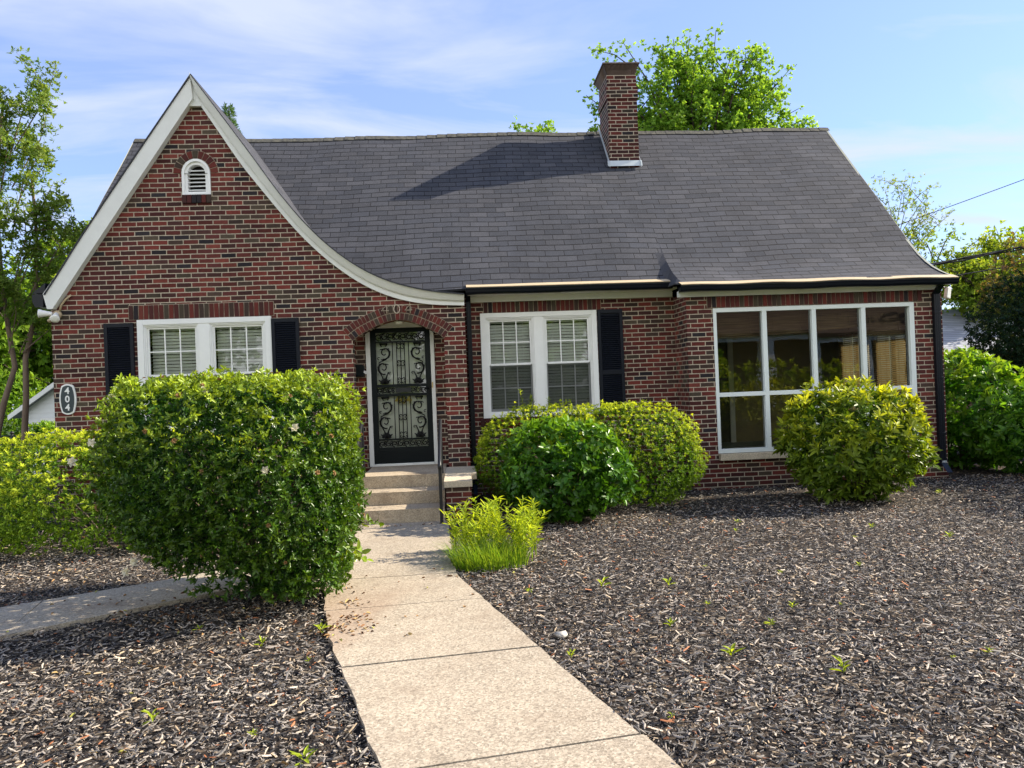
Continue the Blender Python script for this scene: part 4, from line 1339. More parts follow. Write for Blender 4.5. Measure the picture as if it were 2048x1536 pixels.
mb = MB(); bulb(mb, (-5.61, -.09, 2.90), (.25, -.75, -.45), .062, .17); mb.build('bulb', M['lampwhite'], fl)
mb = MB(); bulb(mb, (-5.655, -.10, 2.86), (-.3, -.5, -.7), .028, .09); mb.build('motion_sensor', M['drip'], fl)
fr = thing('floodlight', (7.53, .1, 2.84), 'small white floodlight under the right eave corner beside the downspout', 'floodlight')
mb = MB(); mb.tube([(7.475, .10, 2.90), (7.53, .09, 2.93), (7.57, .05, 2.90)], .014, 6); mb.box(7.47, 7.50, .05, .15, 2.85, 2.95)
mb.build('mount', M['railiron'], fr)
mb = MB(); mb.obox((7.60, .04, 2.82), (.035, .01, -.01), (-.01, .03, .0), (.018, .01, .085)); mb.build('lamp_head', M['lampwhite'], fr, .008, 2)

mbx = thing('wall_mailbox', (-1.45, .42, 1.94), 'dark wall mailbox with a white paper left of the front door', 'mailbox')
mb = MB(); mb.prism([(-1.545, 1.87), (-1.42, 1.87), (-1.41, 1.90), (-1.41, 2.03), (-1.44, 2.055), (-1.545, 2.055)], .385, .495)
mb.build('box', M['doorgreen'], mbx, .006)
mb = MB(); mb.obox((-1.395, .38, 1.935), (.028, -.01, -.012), (.0, .001, .0), (.004, 0, .020)); mb.build('paper', M['white'], mbx)

# ------------------------------------------------------------------ plants
def leaf_geo(B, D, Nn, Ln, W, fold=.25, curl=.12):
    """six-point leaves: base, two shoulders each side, tip"""
    D = D/np.linalg.norm(D, axis=1)[:, None]
    S = np.cross(D, Nn); ls = np.linalg.norm(S, axis=1)[:, None]; S = S/np.where(ls < 1e-6, 1, ls)
    Nn = np.cross(S, D)
    L_ = Ln[:, None]; W_2 = W[:, None]/2
    up = Nn*W_2*fold; cu = Nn*L_*curl
    V = np.stack([B, B+D*L_*.32+S*W_2*.92+up, B+D*L_*.68+S*W_2*.80+up-cu*.45, B+D*L_-cu*1.1, B+D*L_*.68-S*W_2*.80+up-cu*.45, B+D*L_*.32-S*W_2*.92+up], 1)
    n = len(B); b = (np.arange(n)*6)[:, None]
    F = np.concatenate([b+np.array([[0, 1, 2, 3]]), b+np.array([[0, 3, 4, 5]])], 0)
    return V.reshape(-1, 3), F
def leaves(name, B, D, Nn, Ln, W, mat, parent=None, tip=None, fold=.25, curl=.12):
    V, F = leaf_geo(B, D, Nn, Ln, W, fold, curl)
    at = {'tip': np.concatenate([tip, tip])} if tip is not None else None
    return np_mesh(name, V, F, mat, parent, at)
def unit(v): return v/np.maximum(np.linalg.norm(v, axis=1)[:, None], 1e-9)

def shell_points(n, c, rad, p=2.4, taper=None, tx=0.0, depth=(.78, 1.03), bump=.07, bfreq=2.6, top_only=False, seed=0):
    """points near the surface of a lumpy super-ellipsoid that sits on z0 = c.z - rad.z"""
    c = np.array(c); rad = np.array(rad)
    d = unit(rng.normal(size=(n, 3)))
    # spread evenly over the surface of a boxy form
    if isinstance(p, tuple):
        # plan exponent and section exponent apart: round in plan, flat on top
        e, f = p
        pl = (np.abs(d[:, :2])**e).sum(1)**(1/e)
        k = (pl**f+np.abs(d[:, 2])**f)**(-1/f)
        u = d*k[:, None]; pl = np.maximum(pl*k, 1e-6)
        gx = np.sign(u[:, :2])*np.abs(u[:, :2])**(e-1)*(pl**(f-e))[:, None]
        nr = unit(np.concatenate([gx, (np.sign(u[:, 2])*np.abs(u[:, 2])**(f-1))[:, None]], 1)/rad)
    else:
        k = (np.abs(d)**p).sum(1)**(-1/p)
        u = d*k[:, None]
        nr = unit(np.sign(u)*np.abs(u)**(p-1)/rad)
    q = u*rad
    if bump:
        bb = np.array([mnoise.noise(Vector((a*bfreq+seed*7.1, b_*bfreq, e*bfreq))) + .6*mnoise.noise(Vector((a*bfreq*2.7, b_*bfreq*2.7+seed, e*bfreq*2.7))) for a, b_, e in q])
        q = q*(1+bump*bb)[:, None]
    t = depth[0]+(depth[1]-depth[0])*rng.random(n)**.55
    if depth[1] > 1: t = np.where(rng.random(n) < .05, t+.09*rng.random(n), t)
    if taper:
        zz = (q[:, 2]/rad[2]+1)/2
        s = taper[0]+(1-taper[0])*np.clip(zz/taper[1], 0, 1)**.7
        q[:, 0] = tx+(q[:, 0]-tx)*s; q[:, 1] *= s
    q = q*t[:, None]
    return c+q, nr, np.clip((t-depth[0])/(depth[1]-depth[0]), 0, 1)

def whorls(P, Nr, T, per, Ln, Wd, spread=(.6, 1.25), upb=.55, jit=.35, tipfrac=.4, lvar=.3, tz=None, tipbase=.0):
    """rosettes of leaves at each twig tip"""
    n = len(P)
    ax = unit(Nr*.75 + np.array([0, 0, upb]) + rng.normal(size=(n, 3))*jit)
    h = np.where(np.abs(ax[:, 2:3]) < .9, np.array([[0, 0, 1.]]), np.array([[1., 0, 0]]))
    u = unit(np.cross(ax, h)); v = np.cross(ax, u)
    idx = np.repeat(np.arange(n), per); m = len(idx)
    k = np.tile(np.arange(per), n)
    phi = k*2.4+rng.random(n).repeat(per)*6.3+rng.normal(size=m)*.25
    al = rng.uniform(spread[0], spread[1], m)
    A = ax[idx]; R = u[idx]*np.cos(phi)[:, None]+v[idx]*np.sin(phi)[:, None]
    D = A*np.cos(al)[:, None]+R*np.sin(al)[:, None]
    Nn = A*np.sin(al)[:, None]-R*np.cos(al)[:, None]+rng.normal(size=(m, 3))*.18
    L_ = Ln*rng.uniform(1-lvar, 1+lvar, m); W_ = Wd/Ln*L_*rng.uniform(.85, 1.15, m)
    off = (k/per-.6)*Ln*.5
    B = P[idx]+A*off[:, None]+rng.normal(size=(m, 3))*Ln*.08
    tw = rng.random(n)
    tp = np.clip((T[idx]-.35)*1.4, 0, 1)*np.clip(tipbase+tipfrac*(.35+.65*tw[idx])*(.5+.5*k/per)*1.5, 0, 1)
    if tz is not None: tp = tp*np.clip((P[idx][:, 2]-tz[0])/(tz[1]-tz[0]), .15, 1)
    return B, D, Nn, L_, W_, tp

def stems(mb, base, targets, r0, n_mid=3, wob=.08, r1=.25):
    for t in targets:
        b = Vector(base)+Vector((rnd(-.08, .08), rnd(-.08, .08), 0)); t = Vector(t)
        pts = []
        for i in range(n_mid+2):
            k = i/(n_mid+1)
            p = b.lerp(t, k); p.z = b.z+(t.z-b.z)*(k**.8)
            if 0 < i < n_mid+1: p += Vector((rnd(-wob, wob), rnd(-wob, wob), rnd(-wob, wob)*.5))
            pts.append(p)
        mb.tube(pts, [r0*(1-(1-r1)*i/(len(pts)-1)) for i in range(len(pts))], 5)

def cat_leaves(name, sets, mat, parent):
    B, D, Nn, L_, W_, tp = [np.concatenate([s[i] for s in sets]) for i in range(6)]
    return leaves(name, B, D, Nn, L_, W_, mat, parent, tp)

def flower(name, parent, c, nrm, r, mat, k=6, droop=.3):
    a0 = rnd(0, 6)
    n = np.array(nrm)/np.linalg.norm(nrm)
    h = np.array([0, 0, 1.]) if abs(n[2]) < .9 else np.array([1., 0, 0])
    u = np.cross(n, h); u /= np.linalg.norm(u); v = np.cross(n, u)
    B = []; D = []; N_2 = []; L_ = []; W_ = []
    for lay in range(2):
        for i in range(k):
            a = a0+i*2*PI/k+lay*.5+rnd(-.12, .12)
            R = u*math.cos(a)+v*math.sin(a)
            d = R*(1-.35*lay)+n*(.25+.55*lay)*(1-droop)
            B.append(np.array(c)+n*.004); D.append(d); N_2.append(n-R*.2); L_.append(r*rnd(.8, 1.1)*(1-.25*lay)); W_.append(r*.62)
    return leaves(name, np.array(B), np.array(D), np.array(N_2), np.array(L_), np.array(W_), mat, parent, None, .35, .15)

M['gardenia'] = leaf_mat('gardenia leaf', (.012, .050, .004), (.045, .13, .010), (.46, .58, .035), .34, .30, .38)
M['azalea'] = leaf_mat('azalea leaf', (.055, .13, .009), (.13, .23, .016), (.70, .78, .05), .42, .5, .2)
M['holly'] = leaf_mat('small holly leaf', (.05, .13, .008), (.11, .22, .012), (.72, .80, .05), .42, .45, .2)
M['camellia'] = leaf_mat('camellia leaf', (.022, .085, .007), (.065, .18, .012), (.22, .40, .02), .32, .26, .36)
M['pitto'] = leaf_mat('long yellowish leaf', (.05, .11, .010), (.10, .18, .015), (.60, .62, .03), .38, .38, .28)
M['laurel'] = leaf_mat('laurel leaf', (.03, .12, .010), (.08, .22, .016), (.46, .62, .035), .45, .32, .35)
M['yew'] = leaf_mat('dark evergreen leaf', (.006, .022, .008), (.013, .04, .013), None, .18, .45, .2)
M['crepe'] = leaf_mat('crepe myrtle leaf', (.10, .20, .03), (.19, .30, .05), (.40, .28, .12), .48, .5, .2)
M['backleaf'] = leaf_mat('backlit tree leaf', (.07, .17, .015), (.18, .32, .03), (.46, .54, .05), .5, .55, .15)
M['maple'] = leaf_mat('bright maple leaf', (.12, .27, .035), (.23, .40, .055), (.42, .54, .07), .50, .5, .2)
M['yellowleaf'] = leaf_mat('yellow green leaf', (.10, .20, .025), (.20, .31, .035), (.42, .38, .05), .5, .55, .15)
M['conifer'] = leaf_mat('conifer needle', (.05, .12, .03), (.10, .18, .04), None, .3, .5, .2)
M['grass'] = leaf_mat('blade', (.07, .19, .014), (.19, .33, .03), (.50, .50, .07), .45, .45, .25)
M['weed'] = leaf_mat('weed leaf', (.20, .33, .025), (.34, .46, .035), (.58, .64, .05), .45, .48, .2)

def no_house(P, m=.03):
    """drop twig tips that would poke into the brickwork"""
    x, y = P[:, 0], P[:, 1]
    k = np.ones(len(P), bool)
    k &= ~((x < .14+m) & (y > -m)); k &= ~((x >= .14) & (x < 3.46) & (y > .66-m)); k &= ~((x >= 3.46-m) & (x < 7.48+m) & (y > -m))
    k &= P[:, 2] > .0
    return k

# the big clipped gardenia beside the walk
def gardenia():
    c = (-1.925, -4.78, 0)
    t = thing('gardenia_bush', (-1.62, -4.86, 0), 'big boxy clipped gardenia bush with white and faded brown blooms beside the walk', 'bush')
    sets = []
    for dep, nn in (((.82, 1.04), 9000), ((.50, .86), 4600)):
        P, Nr, T = shell_points(nn, (-1.80, -4.95, .89), (.92, 1.0, .86), (2.9, 6.0), (.50, .50), .72, dep, .085, 3.0, seed=1)
        k = (P[:, 2] > .10) 
        # open skirt low down at the front left, where stems show
        k &= ~((P[:, 2] < .34) & (P[:, 0] < -1.45) & (rng.random(len(P)) < .8))
        P, Nr, T = P[k], Nr[k], T[k]
        sets.append(whorls(P, Nr, T if dep[0] > .7 else T*0, 8, .038, .0155, (.35, 1.45), .40, .75, .95, .4, (.95, 1.75)))  # tip colour kept high: new growth, plus a sunlit top painted in
    # a few long shoots out over the walk
    shoots = []
    for b, e in (((-1.05, -4.75, .42), (-.72, -4.72, .50)), ((-1.05, -5.2, .35), (-.80, -5.25, .36)), ((-1.05, -4.6, .2), (-.86, -4.6, .17))):
        q = np.linspace(0, 1, 8)[:, None]; P = np.array(b)*(1-q)+np.array(e)*q
        P[:, 2] += .06*np.sin(q[:, 0]*3.0)
        shoots.append(P)
        sets.append(whorls(P, np.tile([1., 0, .1], (8, 1)), np.ones(8), 3, .075, .036, (.7, 1.4), .1, .5, .5))
    cat_leaves('foliage', sets, M['gardenia'], t)
    mb = MB()
    tg = []
    for i in range(34):
        a = rnd(0, 2*PI); r = rnd(.3, .85)
        tg.append((-1.8+math.cos(a)*r*.9, -4.98+math.sin(a)*r*.9, rnd(.5, 1.45)))
    stems(mb, (-1.58, -4.86, -.05), tg, .017, 4, .10)
    stems(mb, (-1.60, -4.86, -.05), [(-2.25, -4.9, .42), (-1.2, -4.75, .6), (-2.0, -5.0, .5), (-1.45, -4.9, .7)], .032, 3, .05)
    for P in shoots: mb.tube([(-1.45, -4.9, max(.1, P[0][2]-.15))]+[tuple(p) for p in P], .0035, 4)
    mb.build('branches', M['twig'], t)
    # blooms
    P, Nr, T = shell_points(420, (-1.80, -4.95, .89), (.935, 1.015, .875), (2.9, 6.0), (.50, .50), .72, (1.0, 1.01), .085, 3.0, seed=1)
    vis = [i for i in range(len(P)) if Nr[i][1] < .15 and P[i][2] > .25]
    random.shuffle(vis)
    up = [i for i in vis if P[i][2] > 1.25]
    for i in up[:30]+[i for i in vis if P[i][2] <= 1.25][:16]:
        flower('flower', t, P[i]+Nr[i]*.012, Nr[i]+rng.normal(size=3)*.3, rnd(.017, .028), M['deadpetal'], 6, .1)
    for pos in ((-2.72, -5.75, 1.22), (-2.50, -5.93, 1.36), (-2.28, -5.85, .52), (-2.36, -5.8, .44), (-1.35, -5.94, 1.12), (-1.80, -5.75, 1.69), (-2.5, -5.6, 1.66), (-1.25, -5.7, 1.60), (-1.15, -5.88, 1.4)):
        flower('flower', t, pos, (rnd(-.3, .3), -1, rnd(.1, .6)), rnd(.034, .042), M['petal'], 6, .2)
gardenia()

def shrub(name, label, cat, base, parts, leafm, stem_r=.012, nst=16, tipz=None, clip=True, foliage='foliage'):
    t = thing(name, base, label, cat)
    sets = []
    for p in parts:
        P, Nr, T = shell_points(p['n'], p['c'], p['r'], p.get('p', 2.4), p.get('taper'), 0.0, p.get('depth', (.80, 1.03)), p.get('bump', .08), p.get('bf', 2.6), seed=p.get('seed', 0))
        k = no_house(P) if clip else P[:, 2] > 0
        if 'keep' in p: k &= p['keep'](P)
        P, Nr, T = P[k], Nr[k], T[k]
        sets.append(whorls(P, Nr, T if p.get('tips', True) else T*0, p.get('per', 6), p['L'], p['W'], p.get('spread', (.5, 1.25)), p.get('up', .55), p.get('jit', .4), p.get('tf', .6), .3, tipz))
    cat_leaves(foliage, sets, leafm, t)
    if nst:
        mb = MB(); c = parts[0]['c']; r = parts[0]['r']
        tg = [(c[0]+rnd(-.7, .7)*r[0], c[1]+rnd(-.7, .7)*r[1], c[2]+rnd(-.3, .6)*r[2]) for _ in range(nst)]
        stems(mb, (base[0], base[1], -.05), tg, stem_r, 3, .06)
        mb.build('branches', M['twig'], t)
    return t

shrub('azalea_hedge', 'low spreading yellow-green azalea hedge below the left window', 'hedge', (-4.3, -1.75, 0),
      [dict(n=6200, c=(-4.35, -1.62, .52), r=(1.95, 1.25, .72), p=3.0, L=.044, W=.016, per=7, bump=.15, bf=2.0, tf=1.0, up=.75, seed=2, taper=(.8, .4)),
       dict(n=1100, c=(-4.35, -1.62, .50), r=(1.9, 1.2, .68), p=3.0, L=.055, W=.024, per=5, depth=(.55, .82), tips=False, seed=2),
       dict(n=1500, c=(-6.0, -1.9, .45), r=(.9, .95, .58), p=2.6, L=.044, W=.016, per=7, tf=.85, up=.75, seed=4)],
      M['azalea'], tipz=(.25, 1.0))
hol = shrub('holly_shrub', 'wide mounded fine-leaved shrub with yellow new growth under the centre window', 'shrub', (1.76, -.7, 0),
      [dict(n=3900, c=(1.18, -.52, .60), r=(.95, .74, .74), p=2.5, L=.034, W=.0115, per=8, bump=.11, bf=2.6, tf=1.0, up=.8, seed=6, taper=(.82, .4)),
       dict(n=5200, c=(2.22, -.80, .60), r=(1.06, .90, .73), p=2.6, L=.034, W=.0115, per=8, bump=.11, bf=2.6, tf=1.0, up=.8, seed=5, taper=(.82, .4)),
       dict(n=500, c=(1.18, -.52, .58), r=(.90, .68, .69), L=.045, W=.02, per=5, depth=(.55, .82), tips=False, seed=6),
       dict(n=900, c=(2.22, -.80, .58), r=(1.0, .84, .68), p=2.6, L=.045, W=.02, per=5, depth=(.55, .82), tips=False, seed=5)],
      M['holly'], tipz=(.3, 1.15))
# tall shoots escaping from its top
B = []; Dn = []
sets = []; stemq = []
for (x, y, z, h) in ((.95, -.42, 1.20, .38), (1.10, -.4, 1.22, .26), (.78, -.4, 1.12, .22), (1.27, -.4, 1.24, .20), (1.0, -.46, 1.2, .28), (.65, -.45, 1.08, .18)):
    dx_ = rnd(-.1, .1)
    P = np.array([(x+dx_*t, y, z+h*t) for t in np.linspace(0, 1, 12)])
    sets.append(whorls(P, np.tile([0, 0, 1.], (12, 1)), np.ones(12), 3, .045, .013, (.5, .95), .8, .25, .5))
    stemq.append([tuple(P[0]-np.array([0, 0, .3])), tuple(P[6]), tuple(P[-1])])
for st_, q in zip(sets, stemq):
    sh = cat_leaves('shoot', [st_], M['holly'], hol)
    mb = MB(); mb.tube(q, [.006, .004, .002], 5); mb.build('stem', M['twig'], sh)
shrub('camellia_bush', 'rounded dark glossy camellia bush in front of the yellow-green mound', 'bush', (1.25, -2.1, 0),
      [dict(n=820, c=(1.27, -2.0, .57), r=(.76, .62, .60), p=2.3, L=.086, W=.044, per=6, bump=.16, bf=2.6, tf=.8, up=.35, jit=.6, spread=(.6, 1.45), seed=8, taper=(.7, .4)),
       dict(n=350, c=(1.27, -2.0, .48), r=(.68, .54, .48), p=2.4, L=.08, W=.04, per=5, depth=(.4, .8), tips=False, seed=8)],
      M['camellia'], .014, 14, (.4, 1.2))
shrub('rhododendron_shrub', 'rounded shrub with long yellow-tipped leaves below the picture window', 'shrub', (5.25, -1.65, 0),
      [dict(n=900, c=(5.17, -1.5, .72), r=(.84, .84, .74), p=2.3, L=.105, W=.036, per=8, bump=.19, bf=2.4, tf=1.0, up=.55, jit=.45, spread=(.55, 1.25), seed=9, taper=(.72, .35)),
       dict(n=300, c=(5.17, -1.5, .70), r=(.78, .78, .68), p=2.3, L=.11, W=.04, per=6, depth=(.4, .8), tips=False, seed=9)],
      M['pitto'], .016, 16, (.35, 1.35))
shrub('laurel_hedge', 'broad-leaved bright green laurel shrub beyond the right house corner', 'shrub', (8.45, 1.1, 0),
      [dict(n=750, c=(8.55, 1.15, .95), r=(.78, .9, .92), p=2.4, L=.125, W=.055, per=7, bump=.12, tf=.6, up=.5, jit=.55, spread=(.6, 1.4), seed=12),
       dict(n=260, c=(8.55, 1.15, .9), r=(.72, .8, .85), L=.12, W=.055, per=5, depth=(.4, .8), tips=False, seed=12)],
      M['laurel'], .016, 12, (.6, 1.7), False)
shrub('laurel_hedge', 'lower dark green laurel shrub in shade at the right edge', 'shrub', (9.2, .0, 0),
      [dict(n=800, c=(9.35, -.05, .62), r=(1.25, .72, .68), p=2.3, L=.115, W=.045, per=7, bump=.14, tf=.15, up=.4, jit=.55, spread=(.6, 1.4), seed=13),
       dict(n=260, c=(9.35, -.05, .6), r=(1.1, .6, .6), L=.12, W=.05, per=5, depth=(.4, .8), tips=False, seed=13)],
      M['laurel'], .016, 10, None, False)
shrub('evergreen_shrub', 'tall dense dark evergreen shrub towering at the right edge', 'shrub', (11.7, 2.9, 0),
      [dict(n=5200, c=(12.2, 3.1, 2.05), r=(1.9, 1.15, 1.5), p=2.4, L=.075, W=.026, per=6, bump=.12, bf=1.8, up=.4, jit=.6, spread=(.5, 1.4), seed=14),
       dict(n=1900, c=(11.5, -.35, 1.6), r=(1.35, 1.0, 1.62), p=2.4, L=.08, W=.03, per=5, depth=(.5, 1.0), seed=15),  # clump added beyond the frame to shade the lower laurel
       dict(n=1500, c=(12.2, 3.1, 2.0), r=(1.75, 1.0, 1.35), p=2.4, L=.09, W=.035, per=5, depth=(.4, .8), seed=14),
       dict(n=1500, c=(9.4, -2.4, .9), r=(1.35, 1.2, 1.05), p=2.6, L=.08, W=.03, per=6, depth=(.5, 1.0), seed=18),
       dict(n=2600, c=(14.2, -.2, 2.1), r=(1.7, 1.1, 2.1), p=2.4, L=.09, W=.035, per=6, depth=(.5, 1.0), seed=16)],
      M['yew'], .03, 10, None, False)
t = shrub('photinia_shrub', 'red-tipped flowering shrub rising behind the dark evergreen', 'shrub', (12.6, 3.6, 0),
      [dict(n=2200, c=(12.7, 3.6, 2.6), r=(1.9, 1.1, 1.75), p=2.2, L=.10, W=.035, per=6, bump=.16, bf=1.6, tf=.5, up=.7, seed=17, depth=(.6, 1.05))],
      leaf_mat('photinia leaf', (.05, .10, .02), (.10, .15, .03), (.45, .14, .12), .4, .4, .35), .02, 8, (2.2, 3.8), False)

# ornamental grass and the weeds growing through it
def blades(name, label, cat, c, n, rx, ry, L0, L1, w_, mat, lean=.5):
    a = rng.uniform(0, 2*PI, n); r = np.sqrt(rng.random(n))
    B = np.stack([c[0]+rx*r*np.cos(a), c[1]+ry*r*np.sin(a), np.zeros(n)-.03], 1)
    Ln = rng.uniform(L0, L1, n)
    az = a+rng.normal(size=n)*.9
    ln = lean*(.3+r*.9)*rng.uniform(.5, 1.3, n)
    seg = 4
    V = []
    for j in range(seg+1):
        t = j/seg
        off = ln*t**1.8*Ln*.9
        p = B+np.stack([np.cos(az)*off, np.sin(az)*off, Ln*(t-.28*ln*t**2.4)], 1)
        ww = w_*(1-.85*t**1.5)
        s = np.stack([-np.sin(az), np.cos(az), np.zeros(n)], 1)*ww
        V += [p-s, p+s]
    V = np.stack(V, 1)
    b = (np.arange(n)*(2*(seg+1)))[:, None]
    F = np.concatenate([b+np.array([[2*j, 2*j+1, 2*j+3, 2*j+2]]) for j in range(seg)], 0)
    o = np_mesh(name, V.reshape(-1, 3), F, mat, None, {'tip': rng.random(len(F))*.3})
    return tag(o, label, cat)
blades('grass_clump', 'tuft of bright green strap grass at the bend of the walk', 'grass tuft', (.23, -4.15), 900, .36, .30, .14, .34, .0042, M['grass'], .75)
def weeds():
    t = thing('weed_patch', (.33, -3.75, 0), 'leafy yellow-green weeds growing behind the strap grass by the steps', 'weeds')
    sets = []; mb = MB()
    for i in range(46):
        x = .30+rnd(-.40, .42); y = -3.75+rnd(-.38, .30); h = rnd(.26, .50) + (.16 if i == 3 else 0)
        if i == 3: x, y = .03, -3.6
        lx, ly = rnd(-.12, .14), rnd(-.12, .08)
        q = np.linspace(.25, 1, 9)
        P = np.stack([x+lx*q**1.5, y+ly*q**1.5, h*q], 1)
        sets.append(whorls(P, np.tile([lx, ly, 1.], (9, 1)), np.ones(9), 4, .085, .015, (.65, 1.25), .5, .25, .6))
        mb.tube([(x, y, -.03), tuple(P[4]), tuple(P[-1])], [.004, .003, .0015], 4)
    cat_leaves('foliage', sets, M['weed'], t)
    mb.build('stem', M['weed'], t)
weeds()

# seedlings scattered over the mulch
def seedling_mesh(k):
    r = np.random.default_rng(40+k)
    n = 7
    a = np.arange(n)*2.4+r.random()*6; el = r.uniform(.35, 1.1, n)
    D = np.stack([np.cos(a)*np.cos(el), np.sin(a)*np.cos(el), np.sin(el)], 1)
    B = np.stack([D[:, 0]*.004, D[:, 1]*.004, np.linspace(.0, .035, n)], 1)
    Nn = np.tile([0, 0, 1.], (n, 1))+r.normal(size=(n, 3))*.15
    V, F = leaf_geo(B, D, Nn, r.uniform(.035, .06, n), r.uniform(.010, .016, n), .3, .25)
    o = np_mesh('seedling', V, F, M['weed'], None, {'tip': np.full(len(F), .3)})
    return o
protos = [seedling_mesh(k) for k in range(3)]
spots = [(-2.05, -7.83), (-1.62, -7.3), (-1.05, -7.55), (-1.35, -6.2), (-1.0, -5.95), (-.98, -6.55), (-1.9, -5.75), (-1.2, -8.05), (-.75, -7.85), (.62, -6.75), (.98, -7.65), (1.35, -6.3),
         (1.62, -5.3), (2.1, -4.75), (2.62, -5.1), (3.35, -5.0), (1.1, -5.2), (2.3, -6.05), (2.65, -6.05), (2.0, -6.4), (1.55, -6.9), (2.9, -3.3), (3.9, -3.9), (4.3, -3.5), (4.75, -4.1), (3.1, -2.8), (3.0, -7.1), (2.75, -7.15), (2.05, -7.25), (1.75, -5.85), (.5, -5.25), (6.35, -1.5)]
for i, (x, y) in enumerate(spots):
    o = protos[i % 3] if i < 3 else protos[i % 3].copy()
    if i >= 3: COL.objects.link(o)
    o.location = (x, y, -.012); o.rotation_euler = (0, 0, rnd(0, 6)); s = rnd(.45, 1.25) if i % 4 else rnd(1.2, 1.7); o.scale = (s, s*rnd(.8, 1.2), s*rnd(.6, 1.2))
    tag(o, 'tiny yellow-green seedling sprouting from the dark mulch', 'seedling', 'seedlings sprouting in the mulch')

# dead leaves blown against the walk
def litter():
    pts = []
    for cx, cy, sx, sy, n in ((-.82, -5.72, .07, .06, 26), (-.86, -5.3, .08, .06, 18), (-.86, -5.95, .12, .07, 40), (-1.0, -5.1, .2, .2, 14), (-1.9, -5.3, .45, .18, 60), (-2.6, -4.75, .6, .2, 34), (-2.2, -6.3, .8, .5, 60), (-.9, -6.0, .25, .25, 40), (.05, -4.62, .25, .05, 26), (-.6, -1.95, .35, .05, 18), (1.9, -2.75, .6, .25, 60), (-4.2, -3.5, .9, .3, 60), (-1.9, -7.4, .5, .4, 36), (2.9, -8, .3, .3, 14), (-.4, -5.0, .35, .4, 8), (5, -2.7, 1.2, .3, 30), (8.2, -.9, .6, .3, 40)):
        for _ in range(n): pts.append((random.gauss(cx, sx), random.gauss(cy, sy)))
    p = np.array(pts); n = len(p)
    z = np.array([.002 if on_walk(x, y) else -.008 for x, y in pts])+rng.random(n)*.01
    a = rng.uniform(0, 6.3, n); el = rng.normal(0, .3, n)
    D = np.stack([np.cos(a)*np.cos(el), np.sin(a)*np.cos(el), np.sin(el)], 1)
    Nn = np.tile([0, 0, 1.], (n, 1))+rng.normal(size=(n, 3))*.35
    V, F = leaf_geo(np.stack([p[:, 0], p[:, 1], z], 1), D, Nn, rng.uniform(.022, .05, n), rng.uniform(.012, .022, n), .6, .3)
    g = G('dead leaf'); r = g.n('NewGeometry').outputs['Random Per Island']
    mat = g.done(g.bsdf(g.ramp(r, [(0, (.10, .045, .02)), (.35, (.20, .095, .04)), (.6, (.34, .20, .085)), (.85, (.50, .36, .15)), (.95, (.42, .40, .10))], 'CONSTANT'), .7, .25))
    o = np_mesh('fallen_leaves', V, F, mat)
    tag(o, 'dry brown leaves fallen along the walk and under the bushes', 'dead leaves', kind='stuff')
litter()
mb = MB(); mb.lathe((.62, -6.32, -.03), [(.01, 0), (.035, .008), (.04, .022), (.028, .036), (.008, .042)], 9)
o = mb.build('stone', M['pebble'], None)
for v in o.data.vertices: v.co.x = .62+(v.co.x-.62)*(1.1+.3*math.sin(v.co.y*200)); v.co.y += .012*math.sin(v.co.x*90)
tag(o, 'single pale pebble on the mulch right of the walk', 'stone')

# ------------------------------------------------------------------ trees
def tree(name, label, cat, base, trunks, branches, leafm, barkm, Ln, Wd, per, n_per_branch, spread, seed, group=None, droop=.0, start=.35, tipfrac=.4, keep=None, trunk_r=.12, sub=3, subl=.45):
    """trunks: polylines; branches: (from point, tip) pairs; leaves gather in plumes along the outer part of each branch"""
    random.seed(seed)
    t = thing(name, base, label, cat, group)
    mb = MB()
    for tr in trunks:
        n = len(tr)
        mb.tube(tr, [trunk_r*(1-.62*i/(n-1)) for i in range(n)], 8)
    mb.build('trunk', barkm, t)
    bm = MB(); Ps = []; Ns = []; Ts = []
    def plume(a, b, n, sp, r0):
        a = Vector(a); b = Vector(b)
        mid = a.lerp(b, .5)+Vector((rnd(-.1, .1), rnd(-.1, .1), rnd(0, .18)))*(b-a).length
        bm.tube([a, mid, b], [r0, r0*.6, r0*.2], 5, 0, False)
        tt = start+(1-start)*rng.random(n)**.8
        q = ((1-tt)**2)[:, None]*np.array(a)+(2*tt*(1-tt))[:, None]*np.array(mid)+(tt**2)[:, None]*np.array(b)
        w_ = sp*(1.15-.75*tt)
        off = rng.normal(size=(n, 3))*w_[:, None]*.6
        q = q+off; q[:, 2] -= droop*np.abs(rng.normal(size=n))*sp
        Ps.append(q); Ns.append(unit(off+np.array(b-a)/max((b-a).length, .01)*.6)); Ts.append(np.clip(tt, 0, 1))
    for a, b in branches:
        ln = (Vector(b)-Vector(a)).length
        plume(a, b, n_per_branch, spread*ln*.28, trunk_r*.22)
        for _ in range(sub):
            k = rnd(.35, .8)
            p = Vector(a).lerp(Vector(b), k)+Vector((rnd(-.05, .05), rnd(-.05, .05), rnd(-.02, .12)))*ln
            e = p+Vector((rnd(-1, 1), rnd(-1, 1), rnd(-.15, .95))).normalized()*ln*subl*rnd(.6, 1.1)
            plume(p, e, n_per_branch//2, spread*ln*.2, trunk_r*.12)
    bm.build('branches', barkm, t)
    P = np.concatenate(Ps); Nr = np.concatenate(Ns); T = np.concatenate(Ts)
    if keep is not None:
        k = keep(P); P, Nr, T = P[k], Nr[k], T[k]
    cat_leaves('crown', [whorls(P, Nr, T, per, Ln, Wd, (.5, 1.4), .35, .6, tipfrac)], leafm, t)
    return t

